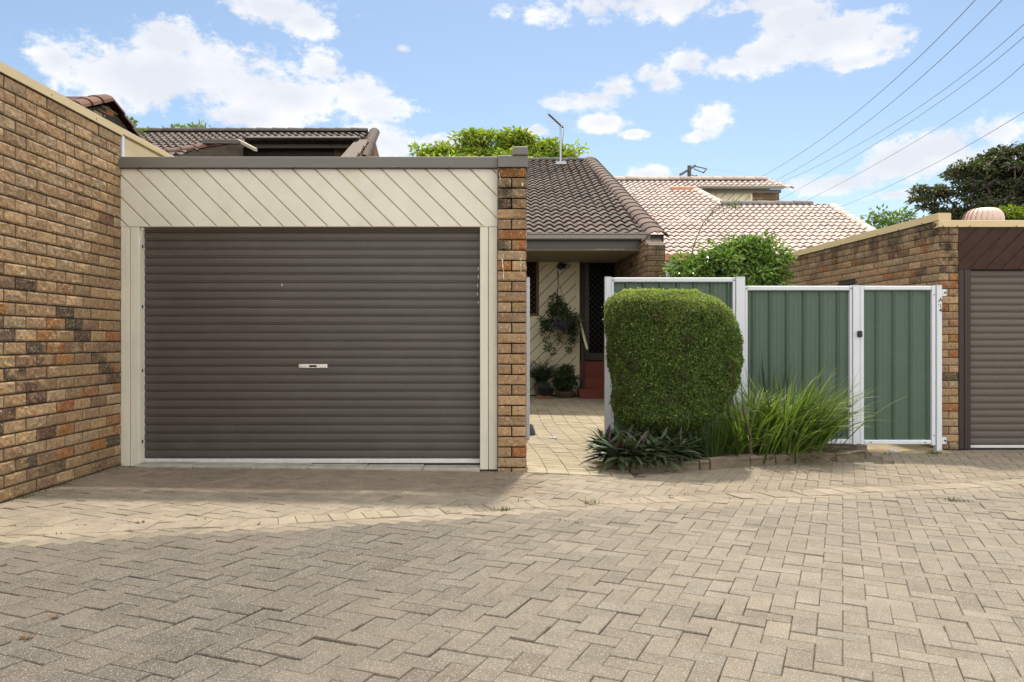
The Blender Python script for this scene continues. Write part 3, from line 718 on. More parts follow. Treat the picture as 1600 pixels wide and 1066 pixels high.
def caps(name, A, B, parent, m, base, r=.115, L=.36, up=(0, 0, 1), flat=1.0, kind=None):
    A = Vector(A); B = Vector(B); d = (B-A).normalized(); n = max(1, int(round((B-A).length/L))); L = (B-A).length/n; up = Vector(up); up = (up-d*up.dot(d)).normalized(); s = d.cross(up); mb = MB()
    for k in range(n):
        a_, b_ = A+d*(k*L-.03), A+d*(k+1)*L; vs = []
        for c, rr in ((a_, r*1.12), (b_, r*.93)):
            for q in range(9):
                t = math.pi*q/8; vs.append(c+s*rr*math.cos(t)+up*(rr*flat*math.sin(t)-.02))
            for q in range(8, -1, -1):
                t = math.pi*q/8; vs.append(c+s*(rr-.02)*math.cos(t)+up*((rr*flat-.02)*math.sin(t)-.02))
        fs = [(i, (i+1) % 18, 18+(i+1) % 18, 18+i) for i in range(18)]+[tuple(reversed([i, i+1, 16-i, 17-i])) for i in range(8)]
        c = np.array(base)*(1+random.gauss(0, .1)); mb.add(vs, fs, 0, tuple(c))
    return mb.build(name, m, parent)
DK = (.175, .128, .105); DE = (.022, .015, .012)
# ---- the house behind: porch, door, dark tiled roof
H = thing('house', 'low house with weathered dark tiled roof and shaded porch behind the brick pier', 'house', (1.2, 14, -1.07))
tn = math.tan(rad(21.06)); EY, EZ, RY = 13.4, 1.76, 21.2; RZ = EZ+(RY-EY)*tn
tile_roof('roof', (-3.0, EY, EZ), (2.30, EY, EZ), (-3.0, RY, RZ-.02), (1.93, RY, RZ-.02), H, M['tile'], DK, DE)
caps('ridge_capping', (-1.5, RY, RZ-.02), (1.9, RY, RZ-.02), H, M['tile'], (.13, .12, .11), r=.12, flat=.8)
caps('verge_tiles', (2.40, EY-.12, EZ-.03), (2.05, RY+.1, RZ+.04), H, M['tile'], (.21, .145, .115), r=.17, L=.34, flat=.62)
mb = MB(); mb.box((1.8, EY+.1, EZ-.5), (2.28, EY+.5, EZ-.25)); 
mb = MB(); mb.prism([(-3, RY+.05, RZ), (2.1, RY+.05, RZ), (2.6, RY+7.5, 1.9), (-3, RY+7.5, 1.9)], (0, 0, -.06)); mb.build('rear_roof', M['tile'], H)
# gutter and fascia
mb = MB(); G = [(EY-.02, EZ+.02), (EY-.125, EZ+.02), (EY-.13, EZ+.005), (EY-.115, EZ-.01), (EY-.12, EZ-.07), (EY-.10, EZ-.085), (EY+.0, EZ-.085)]
mb.prism([(-3, y, z) for y, z in G], (5.28, 0, 0)); gt = mb.build('gutter', M['gutterlt'], H)
mb = MB(); mb.box((-3, EY+.003, EZ-.23), (2.25, EY+.03, EZ-.005)); mb.build('fascia', M['gutter'], H)
mb = MB(); mb.box((-3, EY+.03, EZ-.25), (2.2, 15.58, EZ-.232)); mb.build('soffit', M['soffit'], H)
# front wall
WY = 15.45; sW = F/WY
xw = lambda px, Y=WY: (px-800)/F*Y
zw = lambda py, Y=WY: (533-py)/F*Y
GZ = float(gz(.8, 15.3))
mb = MB(); mb.box((-3, WY+.03, -1.1), (xw(905), WY+.15, EZ-.25)); mb.box((-3, WY+.5, -1.1), (2.2, WY+.6, EZ-.25)); mb.build('wall', M['browndark'], H)
diag_boards('wall_boards', (xw(820), WY, GZ+.03), (1, 0, 0), (0, 0, 1), xw(901)-xw(820), EZ-.25-GZ-.03, .165, 1, H, M['housecream'], M['groovedk'], gap=.014, th=.012)
mb = MB(); mb.box((xw(900), WY-.03, GZ+.02), (xw(905.5), WY+.12, EZ-.25), bev=.004); mb.box((xw(820), WY-.02, EZ-.29), (xw(900), WY-.011, EZ-.25)); mb.build('corner_trim', M['housecream'], H)
# window at left of boards
mb = MB(); x0, x1, z0, z1 = xw(806), xw(842), zw(494), zw(396)
for A_, B_ in (((x0, z0), (x0+.05, z1)), ((x1-.05, z0), (x1, z1)), ((x0+.05, z0), (x1-.05, z0+.05)), ((x0+.05, z1-.05), (x1-.05, z1))):
    mb.box((A_[0], WY-.035, A_[1]), (B_[0], WY-.012, B_[1]), bev=.003)
wd = mb.build('window', M['timber'], H)
mb = MB(); mb.box((x0+.05, WY-.022, z0+.05), (x1-.05, WY-.014, z1-.05)); mb.build('pane', M['screen'], wd)
def diamond(x0, x1, z0, z1, y, s, w):
    mb = MB(); rect = [(x0, z0), (x1, z0), (x1, z1), (x0, z1)]
    for n in ((.7071, -.7071), (.7071, .7071)):
        ds = [n[0]*a_+n[1]*b_ for a_, b_ in rect]; d = min(ds)
        while d < max(ds):
            q = clip(clip(rect, n, d+w), (-n[0], -n[1]), -d)
            if len(q) > 2: mb.prism([(a_, y, b_) for a_, b_ in q], (0, .004, 0))
            d += s
    return mb
diamond(x0+.05, x1-.05, z0+.05, z1-.05, WY-.03, .07, .006).build('window_grille', M['timber'], wd)
# door
DYY = 15.62; s_ = lambda px: (px-800)/F*DYY; z_ = lambda py: (533-py)/F*DYY
dz0, dz1 = z_(563), z_(402); mb = MB()
for A_, B_ in (((s_(905), dz0), (s_(913), dz1+.06)), ((s_(967), dz0), (s_(976), dz1+.06)), ((s_(913), dz1), (s_(967), dz1+.06))):
    mb.box((A_[0], DYY-.05, A_[1]), (B_[0], DYY+.06, B_[1]), bev=.004)
mb.build('door_frame', mat('dark_brown_frame', (.03, .019, .012), rough=.6, amt=.05), H)
mb = MB(); X0, X1 = s_(913)+.002, s_(967)-.002
for A_, B_ in (((X0, dz0), (X0+.09, dz1)), ((X1-.07, dz0), (X1, dz1)), ((X0+.09, dz0), (X1-.07, dz0+.14)), ((X0+.09, dz1-.07), (X1-.07, dz1))):
    mb.box((A_[0], DYY-.03, A_[1]), (B_[0], DYY, B_[1]), bev=.004)
sdr = mb.build('security_door', mat('brown_door_frame', (.035, .023, .014), rough=.45, amt=.05), H)
diamond(X0+.09, X1-.07, dz0+.14, dz1-.07, DYY-.02, .075, .007).build('grille', mat('grille_metal', (.022, .019, .016), rough=.5, amt=0), sdr)
mb = MB(); mb.box((X0+.09, DYY-.01, dz0+.14), (X1-.07, DYY-.005, dz1-.07)); mb.build('insect_screen', M['screen'], sdr)
mb = MB(); mb.box((X0+.02, DYY-.045, z_(480)), (X0+.06, DYY-.03, z_(458)), bev=.004); mb.tube([(X0+.04, DYY-.045, z_(466)), (X0+.04, DYY-.08, z_(466)), (X0+.11, DYY-.08, z_(466))], .009, 8); mb.build('door_handle', M['polewood'], sdr)
# steps
mb = MB(); sx0 = xw(905, 14.9)
for k, (yy, z1_) in enumerate(((14.85, GZ+.17), (15.15, GZ+.40), (15.38, dz0-.02))):
    mb.box((sx0+(0 if k == 0 else .06), yy, -1.1), (2.12, 15.66, z1_), bev=.008)
mb.build('steps', M['redpaint'], H)
mb = MB(); mb.tube([(xw(906, 15.3), 15.35, zw(500, 15.35)), (xw(915, 14.9), 14.6, zw(545, 14.6))], .024, 6); mb.v = mb.v
mb.build('handrail', M['housecream'], H)
mb = MB(); mb.box((xw(906), 15.0, -1.06), (xw(906)+.05, 15.05, zw(530)), bev=.004); mb.build('handrail_post', M['browndark'], H)
# porch wing wall, runs back with a sloping brick top
P1 = Vector((2.135, 12.9, 0)); wu = (-.062*.998, .998); wn_ = (-.998, -.062)
ztop = (533-385)/F*12.9; slope = (EZ-.02-ztop)/.55
tf = lambda u: min(ztop+slope*u, EZ-.02) if u < .56 else EZ-.1
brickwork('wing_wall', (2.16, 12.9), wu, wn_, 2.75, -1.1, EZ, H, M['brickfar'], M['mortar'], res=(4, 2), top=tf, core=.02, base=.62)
brickwork('wing_wall_end', (2.165, 12.9), (1, 0), (0, -1), .275, -1.1, ztop, H, M['brickfar'], M['mortar'], res=(5, 2), pier=True, base=.55, darken=soot_top(ztop, .5, .7, 2.), core=.05)
mb = MB(); mb.add([(2.16, 12.9, ztop), (2.45, 12.9, ztop), (2.42, 13.47, EZ-.03), (2.13, 13.47, EZ-.03), (2.16, 12.93, -1.1), (2.45, 12.93, -1.1), (2.29, 15.6, -1.1), (2.01, 15.6, -1.1), (2.29, 15.6, EZ-.1), (2.01, 15.6, EZ-.1)],
    [(4, 5, 1, 0), (5, 6, 8, 2, 1), (7, 4, 0, 3, 9), (3, 2, 8, 9)]); mb.build('wall_core', M['mortar'], H)
mb = MB(); k = 0
for (a_, b_) in ((0, .19), (.2, .38), (.39, .57)):
    f = lambda t: Vector((2.145-.03*t/.57, 12.9+t, ztop+slope*t)); A_ = f(a_); B_ = f(b_); w = Vector((.305, 0, 0)); up = Vector((0, -.6, .8))*.02
    mb.prism([A_, A_+w, B_+w, B_], up, 0, tuple(np.array((.16, .12, .095))*random.uniform(.8, 1.25)))
mb.build('sloping_brick_top', M['brickfar'], H)
mb = MB(); mb.box((2.12, 13.38, EZ-.12), (2.52, 13.5, EZ+.01), bev=.01); mb.build('mortar_bedding', M['browndark'], H)

# ---- antenna
ay = 20.5; axx = (876-800)/F*ay; az = (533-258)/F*ay
t = thing('tv_antenna', 'thin grey television antenna on a short mast on the dark tiled roof', 'antenna', (axx, ay, az))
mtz = (533-196)/F*ay
mb = MB(); mb.tube([(axx, ay, az-.1), (axx, ay, mtz)], .026, 8); mb.build('mast', M['galv'], t)
mb = MB(); mb.box((axx-.13, ay-.2, az-.02), (axx+.13, ay-.08, az+.05)); mb.build('base_plate', M['galv'], t)
tip = Vector(((857-800)/F*19.6, 19.5, mtz)); root = Vector((axx+.07, ay+.2, mtz)); mb = MB(); mb.tube([root, tip], .024, 6); mb.build('boom', M['polewood'], t)
d = (tip-root).normalized(); sd_ = d.cross(Vector((0, 0, 1))).normalized()
for k in range(9):
    c = root+(tip-root)*(k/8); l = .36-.03*k; mb = MB(); mb.tube([c-sd_*l, c+sd_*l], .005, 4); mb.build('element', M['galv'], t)
mb = MB(); mb.tube([root+Vector((.03, 0, -.04)), (axx+.06, ay, mtz-.3), (axx+.03, ay, az+.3), (axx+.02, ay, az)], .006, 4); mb.build('cable', M['black'], t)

# ---- the pale tiled house behind to the right
H2 = thing('house', 'neighbouring house with pale cream tiled roof and a small upper storey beyond the fence', 'house', (7, 22, -1.1))
WE, WT = (.80, .66, .59), (.20, .10, .07); ey, ez = 19.0, 2.02; tw_ = .4348
pl = lambda x, y: (x, y, ez+(y-ey)*tw_)
xr = 9.35
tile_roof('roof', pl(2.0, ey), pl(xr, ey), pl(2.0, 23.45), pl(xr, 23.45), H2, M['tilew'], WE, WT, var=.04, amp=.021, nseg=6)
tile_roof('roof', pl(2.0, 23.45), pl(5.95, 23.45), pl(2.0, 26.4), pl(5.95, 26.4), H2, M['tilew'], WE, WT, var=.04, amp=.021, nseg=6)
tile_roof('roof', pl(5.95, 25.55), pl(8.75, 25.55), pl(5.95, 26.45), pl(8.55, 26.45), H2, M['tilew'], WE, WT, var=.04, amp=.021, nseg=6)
caps('ridge_capping', (2.0, 26.45, ez+7.4*tw_+.06), (8.35, 26.45, ez+7.4*tw_+.06), H2, M['tilew'], (.75, .62, .54), r=.12)
caps('ridge_capping', (6.1, 23.5, ez+4.45*tw_+.05), (xr-.6, 23.5, ez+4.45*tw_+.05), H2, M['tilew'], (.33, .3, .29), r=.10, L=.5)
caps('verge_tiles', (xr+.05, ey-.1, ez), (xr-.05, 23.4, ez+4.45*tw_), H2, M['tilew'], (.88, .74, .65), r=.12, flat=.5)
caps('verge_tiles', pl(6.2, 23.5), pl(5.75, 25.3), H2, M['tilew'], (.88, .74, .65), r=.15, flat=.6)
caps('verge_tiles', pl(8.8, 25.5), pl(8.45, 26.5), H2, M['tilew'], (.66, .52, .45), r=.12, flat=.6)
mb = MB(); mb.box((2, ey-.12, ez-.13), (xr, ey, ez+.01)); mb.build('gutter', M['terra'], H2)
mb = MB(); mb.box((2, ey+.1, -1.2), (xr-.3, ey+.2, ez-.1)); mb.box((xr-.35, ey+.1, -1.2), (xr-.25, 31, ez-.1)); mb.build('wall', M['brickfar'], H2)
mb = MB(); zt = ez+7.4*tw_; mb.prism([(2, 26.6, zt), (8.6, 26.6, zt), (8.6, 32, 3), (2, 32, 3)], (0, 0, -.06)); mb.prism([(5.9, 23.6, ez+4.4*tw_), (xr, 23.6, ez+4.4*tw_), (xr, 31, 2.0), (5.9, 31, 2.0)], (0, 0, -.06)); mb.build('rear_roof', M['tilew'], H2)
f = lambda px, Y: (px-800)/F*Y
g_ = lambda py, Y: (533-py)/F*Y
mb = MB(); mb.box((f(1090, 25.5), 25.4, g_(295, 25.5)), (f(1225, 25.5), 25.55, g_(290.5, 25.5)), bev=.02); mb.build('upper_gutter', M['gutterlt'], H2)
mb = MB(); mb.box((f(1082, 25.8), 25.75, g_(301.5, 25.8)), (f(1220, 25.8), 25.85, g_(296.5, 25.8))); mb.build('upper_fascia', M['gutterlt'], H2)
mb = MB(); mb.box((f(1048, 25.3), 25.2, g_(299, 25.3)), (f(1091, 25.3), 25.4, g_(292.5, 25.3)), bev=.02); mb.build('flashing', M['terra'], H2)
Yu = 26.0
diag_boards('upper_wall_boards', (f(1080, Yu), Yu, 3.3), (1, 0, 0), (0, 0, 1), f(1173, Yu)-f(1080, Yu), g_(302, Yu)-3.3, .2, 1, H2, M['housecream'], M['groovedk'], gap=.02)
mb = MB(); mb.box((f(1171, Yu), Yu-.05, 3.3), (f(1175, Yu), Yu+.1, g_(302, Yu))); mb.build('board_trim', M['housecream'], H2)
brickwork('upper_brick', (f(1175, Yu), Yu-.03), (1, 0), (0, -1), f(1217, Yu)-f(1175, Yu), 3.3, g_(301, Yu), H2, M['brickfar'], M['mortar'], res=(2, 1), core=2.5, base=.85)

# ---- the dark tiled house behind the garage
H3 = thing('house', 'house with dark tiled roof and shaded upper wall rising behind the cream garage', 'house', (-6, 20, -1.1))
ry, rz = 21.5, 5.55; ey3 = 17.4; pl3 = lambda x, y: (x, y, rz-(ry-y)*tw_)
ux0 = -13.0
xa = (385-800)/F*20.3
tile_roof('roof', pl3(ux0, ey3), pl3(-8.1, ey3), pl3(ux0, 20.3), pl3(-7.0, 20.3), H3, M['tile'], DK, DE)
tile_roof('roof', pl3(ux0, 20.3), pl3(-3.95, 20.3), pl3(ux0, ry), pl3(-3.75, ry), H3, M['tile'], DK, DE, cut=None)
caps('ridge_capping', (ux0, ry, rz+.05), (-3.85, ry, rz+.05), H3, M['tile'], (.15, .135, .12), r=.10, L=.42)
caps('verge_tiles', pl3(-9.2, 17.6), pl3(-6.95, 20.1), H3, M['tile'], (.24, .13, .095), r=.15, flat=.75)
caps('verge_tiles', (-3.68, ry+.05, rz+.02), (-3.50, ry+.1-2.6, rz-1.25), H3, M['tile'], (.13, .09, .07), r=.13, L=.3)
mb = MB(); mb.prism([(ux0, ry+.1, rz), (-3.7, ry+.1, rz), (-3.7, 29, 2.5), (ux0, 29, 2.5)], (0, 0, -.06)); mb.build('rear_roof', M['tile'], H3)
Yg = 20.2
mb = MB(); mb.box((f(388, Yg), Yg-.14, g_(219.5, Yg)), (f(560, Yg), Yg, g_(215, Yg)), bev=.02); mb.build('gutter', M['gutterlt'], H3)
mb = MB(); mb.box((f(385, 20.6), 20.6, g_(231, 20.6)), (f(560, 20.6), 20.7, g_(224, 20.6))); mb.build('fascia', M['gutterlt'], H3)
mb = MB(); mb.box((f(385, 20.3), 20.0, g_(224, 20.5)), (f(562, 20.3), 21.2, g_(223, 20.5))); mb.build('soffit', M['browndark'], H3)
diag_boards('upper_wall_boards', (f(380, 21), 21, 3.0), (1, 0, 0), (0, 0, 1), f(523, 21)-f(380, 21), g_(230, 21)-3.0, .2, 1, H3, M['browndark'], M['black'], gap=.02)
brickwork('upper_brick', (f(523, 21), 20.98), (1, 0), (0, -1), .6, 3.0, g_(230, 21), H3, M['brickfar'], M['mortar'], res=(2, 1), core=.3, base=.7)
# sloping pier wall at the right end
A_ = Vector((f(528, 18.0), 18.0, g_(252, 18.0))); B_ = Vector((f(556, 20.3), 20.3, g_(220, 20.3))); w = Vector((.36, 0, 0))
mb = MB(); mb.prism([A_, A_+w, B_+w, B_], (0, 0, .03), 0, (.25, .2, .17)); mb.build('sloping_brick_top', M['brickfar'], H3)
mb = MB(); mb.add([A_, A_+w, B_+w, B_, (A_.x, A_.y, 1), (A_.x+.36, A_.y, 1), (B_.x+.36, B_.y, 1), (B_.x, B_.y, 1)], [(0, 4, 5, 1), (1, 5, 6, 2), (3, 7, 4, 0), (2, 6, 7, 3)]); mb.build('pier_core', M['mortar'], H3)
Lp = (B_-A_).length; du = Vector((B_.x-A_.x, B_.y-A_.y, 0)); Lh = du.length; du.normalize()
brickwork('side_brick', (A_.x+.38, A_.y), (du.x, du.y), (du.y, -du.x), 3.4, 2.5, 5.4, H3, M['brickfar'], M['mortar'], res=(2, 1), core=.05, top=lambda u: A_.z+.02+(B_.z-A_.z)*min(u, Lh)/Lh, base=.8)
mb = MB(); p_ = W(370, 217, 19.6); q_ = W(398, 233, 19.0); mb.prism([p_, p_+Vector((0, 0, -.07)), q_+Vector((0, 0, -.05)), q_+Vector((0, 0, .02))], (.05, .04, 0)); mb.build('barge_board', M['soffit'], H3)
p_ = W(316, 217.5, 19.4); q_ = W(371, 218.5, 19.4)
mb = MB(); mb.prism([p_, q_, q_+Vector((0, 0, -.09)), p_+Vector((0, 0, -.10))], (0, .12, 0)); mb.build('parapet_board', M['polewood'], H3)
mb = MB(); p0 = pl3(-9.3, 17.6); mb.prism([pl3(-8.9, 17.5), pl3(-3.6, 17.5), (-3.6, 21, 3.9), (-6.7, 21, 3.9)], (0, 0, -.05)); mb.build('lower_roof', M['browndark'], H3)

# ---- brick gable peeping above the wall capping
H4 = thing('house', 'brown tiled gable end with brick infill just visible above the yellow wall capping', 'house', (-6.6, 12, -1.1))
gx = -6.0; ap = Vector((gx, 12.0, 3.60)); R_ = Vector((gx+.05, 13.3, 3.02)); L_ = Vector((gx, 10.6, 3.02))
mb = MB(); mb.add([ap+Vector((0, 0, -.1)), R_, (gx, 13.3, -1), (gx, 10.6, -1), L_], [(0, 4, 3, 2, 1)])
mb.prism([ap+Vector((-.02, 0, -.1)), R_+Vector((-.02, 0, 0)), Vector((gx-.02, 13.3, -1)), Vector((gx-.02, 10.6, -1)), L_+Vector((-.02, 0, 0))], (-4, 0, 0)); mb.build('wall', M['mortar'], H4)
brickwork('gable_brick', (gx, 10.6), (0, 1), (1, 0), 2.7, 2.2, 3.5, H4, M['brickfar'], M['mortar'], res=(4, 2), core=.02, top=lambda u: 3.50-abs(u-1.4)*.42)
for nm, a__, b__ in (('verge_tiles', L_+Vector((-.05, -.1, -.03)), ap+Vector((-.05, 0, 0))), ('verge_tiles', R_+Vector((-.05, .3, -.18)), ap+Vector((-.05, 0, 0)))):
    caps(nm, a__, b__, H4, M['tile'], (.20, .085, .055), r=.14, L=.3, flat=.7)
mb = MB(); mb.prism([ap, R_, R_+Vector((-4, 0, 0)), ap+Vector((-4, 0, 0))], (0, 0, .04)); mb.prism([ap, L_, L_+Vector((-4, 0, 0)), ap+Vector((-4, 0, 0))], (0, 0, .04), 0); mb.build('roof', M['brownwood'], H4)

# ------------------------------------------------------------------ fence
FY = 8.95; fs_ = F/FY
fx = lambda px: (px-800)/fs_
fz = lambda py: (533-py)/fs_
def sheeting(name, x0, x1, z0, z1, y, parent, ph=0.0):
    mb = MB(); vs = []; p = .188; xs = []; k = math.floor((x0-ph)/p)
    while k*p+ph < x1+p:
        b = k*p+ph
        for o, d in ((0, 0), (.023, .024), (.031, .024), (.054, 0), (.098, 0), (.102, .002), (.108, .002), (.112, 0), (.146, 0), (.150, .002), (.156, .002), (.16, 0)):
            if x0 < b+o < x1: xs.append((b+o, d))
        k += 1
    xs = [(x0, 0)]+xs+[(x1, 0)]
    for x, d in xs: vs += [(x, y-d, z0), (x, y-d, z1)]
    mb.add(vs, [(2*i, 2*i+2, 2*i+3, 2*i+1) for i in range(len(xs)-1)]); return mb.build(name, M['green'], parent)
def rail(mb, x0, x1, z0, z1, y):
    mb.box((x0, y-.032, z0), (x1, y+.03, z1), bev=.008)
def screws(t, pts):
    for x, z in pts:
        mb = MB(); mb.lathe((0, 0, 0), [(.007, 0), (.007, .003), (.003, .005)], 8); mb.v[-24:] = [(x+v[0], FY-.034-v[2], z+v[1]) for v in mb.v[-24:]]; mb.build('screw', M['browndark'], t)
def panel(label, xa, xb, zt, zb, ph, post_l=None, post_r=None):
    t = thing('green_fence', label, 'fence', ((xa+xb)/2, FY, zb), 'green metal fence panels')
    for z0, z1 in ((zt-.052, zt), (zb, zb+.05)):
        mb = MB(); rail(mb, xa+.03, xb-.03, z0, z1, FY); mb.build('rail', M['white'], t)
    for x0, x1 in ((xa, xa+.029), (xb-.029, xb)):
        mb = MB(); mb.box((x0, FY-.03, zb), (x1, FY+.03, zt), bev=.004); mb.build('stile', M['white'], t)
    sheeting('sheet', xa+.03, xb-.03, zb+.05, zt-.052, FY+.012, t, ph)
    screws(t, [(xa+.015, zt-.03), (xa+.015, zb+.06), (xb-.015, zt-.03)])
def post(label, x0, x1, zt, zb, extra=None, depth=.05):
    t = thing('fence_post', label, 'post', ((x0+x1)/2, FY, zb), 'white metal fence posts')
    mb = MB(); mb.box((x0, FY-.045, zb), (x1, FY+depth-.015, zt-.003), bev=.004); mb.build('shaft', M['white'], t)
    mb = MB(); mb.box((x0-.001, FY-.046, zt-.0028), (x1+.001, FY+depth-.014, zt+.001)); mb.build('cap', M['white'], t)
    return t
panel('shorter green metal fence panel just behind the clipped hedge, right of the path opening', fx(954.5), fx(1148), fz(434), fz(690), .12)
panel('green metal fence panel behind the grass tussocks, with white frame', fx(1163), fx(1330), fz(447), fz(693.5), .02)
pz = lambda x: float(gz(x, FY))-.03
tt = post('white metal post on the left of the path opening, beside the brick pier', fx(822), fx(827.5), fz(434), pz(.2))
for zc in (fz(460), fz(655)): MB().box((.128, FY-.01, zc-.03), (fx(822)+.001, FY-.004, zc+.03), bev=.002).build('wall_bracket', M['white'], tt)
tt = post('white metal gate post at the left edge of the clipped hedge, with black latch', fx(944.5), fx(954), fz(433), pz(1.1))
mb = MB(); z = fz(502); mb.box((fx(942), FY-.06, z-.035), (fx(945), FY-.02, z+.035), bev=.004); mb.tube([(fx(943), FY-.05, z+.01), (fx(940), FY-.05, z+.01)], .012, 8); mb.build('latch', M['black'], tt)
post('white metal post where the fence steps down, right of the clipped hedge', fx(1148.5), fx(1162.5), fz(433), pz(2.5))
tt = post('white metal post between the green fence panel and the metal gate, with small black latch', fx(1330.5), fx(1341), fz(446), fz(706))
mb = MB(); z = fz(522); mb.box((fx(1336.5), FY-.075, z-.035), (fx(1343.5), FY-.044, z+.035), bev=.008); mb.tube([(fx(1338), FY-.08, z+.012), (fx(1338), FY-.095, z+.012)], .014, 10); mb.build('latch', M['black'], tt)
tt = post('white metal gate post against the brick pier, with worn black letters near its top', fx(1460.6), fx(1468.8), fz(446), fz(707))
for zc in (fz(458), fz(688)):
    mb = MB(); mb.box((fx(1468.8), FY-.042, zc-.037), (fx(1475.8), FY-.037, zc+.037), bev=.002); br = mb.build('bracket', M['white'], tt)
    mb = MB(); mb.tube([(fx(1473.3), FY-.042, zc), (fx(1473.3), FY-.052, zc)], .010, 8); mb.build('bolt', M['black'], br)
for ch, py, sz, dx in (('A', 470.3, .062, 0), ('I', 479, .052, .0), ('4', 486.5, .062, 0)):
    fc = bpy.data.curves.new('letter', 'FONT'); fc.body = ch; fc.size = sz; fc.extrude = .0008; fc.offset = .001; fc.align_x = 'CENTER'
    tmp = bpy.data.objects.new('tmp', fc); COL.objects.link(tmp); dg = bpy.context.evaluated_depsgraph_get(); me = bpy.data.meshes.new_from_object(tmp.evaluated_get(dg)); bpy.data.objects.remove(tmp)
    me.transform(__import__('mathutils').Matrix.Translation((fx(1466.2)+dx, FY-.0465, fz(py)-.012)) @ __import__('mathutils').Matrix.Rotation(rad(90), 4, 'X'))
    link_mesh('letter', me, M['black'], tt)
for px, py in ((1463.2, 471.6), (1463.2, 476.3)): MB().box((fx(px)-.005, FY-.0475, fz(py)-.004), (fx(px)+.004, FY-.0462, fz(py)+.004)).build('letter_remnant', M['black'], tt)
t = thing('metal_gate', 'narrow green sheet metal gate in white frame next to the right garage', 'gate', (fx(1400), FY, fz(694)))
xa, xb, zt, zb = fx(1341.8), fx(1459.8), fz(447), fz(694)
for z0, z1 in ((zt-.048, zt), (zb, zb+.048)):
    mb = MB(); rail(mb, xa+.046, xb-.046, z0, z1, FY); mb.build('rail', M['white'], t)
for x0, x1 in ((xa, xa+.045), (xb-.045, xb)):
    mb = MB(); mb.box((x0, FY-.035, zb-.012), (x1, FY+.03, zt), bev=.006); mb.build('stile', M['white'], t)
sheeting('sheet', xa+.045, xb-.045, zb+.048, zt-.048, FY+.012, t, .075)
screws(t, [(xa+.12, zb+.02), (xb-.12, zb+.02), (xb-.02, zb+.1), (xb-.02, zt-.1)])
# white drain covers
def drain(label, px, py, r, Y):
    c = W(px, py, Y); g = float(gz(c.x, c.y))+.008; t = thing('drain_cover', label, 'drain cover', (c.x, c.y, g))
    mb = MB(); mb.lathe((c.x, c.y, g), [(r, 0), (r, .006), (r*.85, .008), (r*.83, .005)], 24); mb.build('lid', M['white'], t)
    mb = MB(); mb.lathe((c.x-r*.2, c.y, g+.005), [(r*.12, 0), (r*.12, .004)], 10); mb.build('plug', M['black'], t)
drain('round white drain cover set in the garden path', 865, 682, .055, F*1.075/(682-533))
drain('round white drain cover in the sandy paving under the metal gate', 1398, 704, .06, 8.87)
# ------------------------------------------------------------------ plants
def leaf_mesh(P, D, Nn, L, Wd, curl=.15):
    """pointed oval leaves, 6-vertex, folded along the midrib"""
    D = D/np.linalg.norm(D, axis=1, keepdims=True); S = np.cross(D, Nn); S /= np.linalg.norm(S, axis=1, keepdims=True)+1e-9; Nn = np.cross(S, D)
    L = L[:, None]; Wd = Wd[:, None]; n = len(P)
    a = P; b = P+D*L*.45+S*Wd*.5+Nn*Wd*.22; c = P+D*L-Nn*L*curl; d = P+D*L*.45-S*Wd*.5+Nn*Wd*.22
    V = np.stack([a, b, c, d], 1).reshape(-1, 3); i = np.arange(n)[:, None]*4
    return V, np.concatenate([i+np.array([0, 1, 2]), i+np.array([0, 2, 3])])
def rnd_unit(n):
    v = rng.normal(size=(n, 3)); return v/np.linalg.norm(v, axis=1, keepdims=True)
def tints(n, cols, w, var=.18):
    cols = np.array(cols, float); k = rng.choice(len(cols), n, p=np.array(w)/sum(w)); t = cols[k]*(1+rng.normal(0, var, (n, 1))); return np.clip(t, .004, 1)
def leaves(name, P, D, Nn, L, Wd, T, m, parent, **kw):
    V, Q = leaf_mesh(P, D, Nn, L, Wd); return np_mesh(name, V, Q, m, parent, tint=np.repeat(T, 4, 0), **kw)
def blades(name, items, m, parent, seg=7, **kw):
    """items: (base, azimuth, lean, length, width, droop, tint): grass-like arching blades"""
    V = []; Q = []; T = []; c = 0
    for b, az_, lean, Ln, w, droop, tint in items:
        p = np.array(b, float); th_ = lean; hd = np.array((math.cos(az_), math.sin(az_), 0)); s = np.array((-math.sin(az_), math.cos(az_), 0)); tw = random.uniform(-.5, .5); s = s*math.cos(tw)+np.array((0, 0, 1))*math.sin(tw)
        for k in range(seg+1):
            f = k/seg; ww = w*(.55+.45*math.sin(min(1, f*2.2)*math.pi/2))*(1-max(0, f-.45)/.55*.93)
            dr = hd*math.sin(th_)+np.array((0, 0, 1))*math.cos(th_); nb = np.cross(s, dr)
            V += [p-s*ww/2+nb*ww*.12, p-nb*ww*.1, p+s*ww/2+nb*ww*.12]
            T += [tint]*3; p = p+dr*Ln/seg; th_ += droop/seg*(.4+1.2*f)
        for k in range(seg):
            o = c+3*k; Q += [(o, o+1, o+4, o+3), (o+1, o+2, o+5, o+4)]
        c += 3*(seg+1)
    return np_mesh(name, np.array(V), np.array(Q), m, parent, tint=np.array(T), smooth=True, **kw)

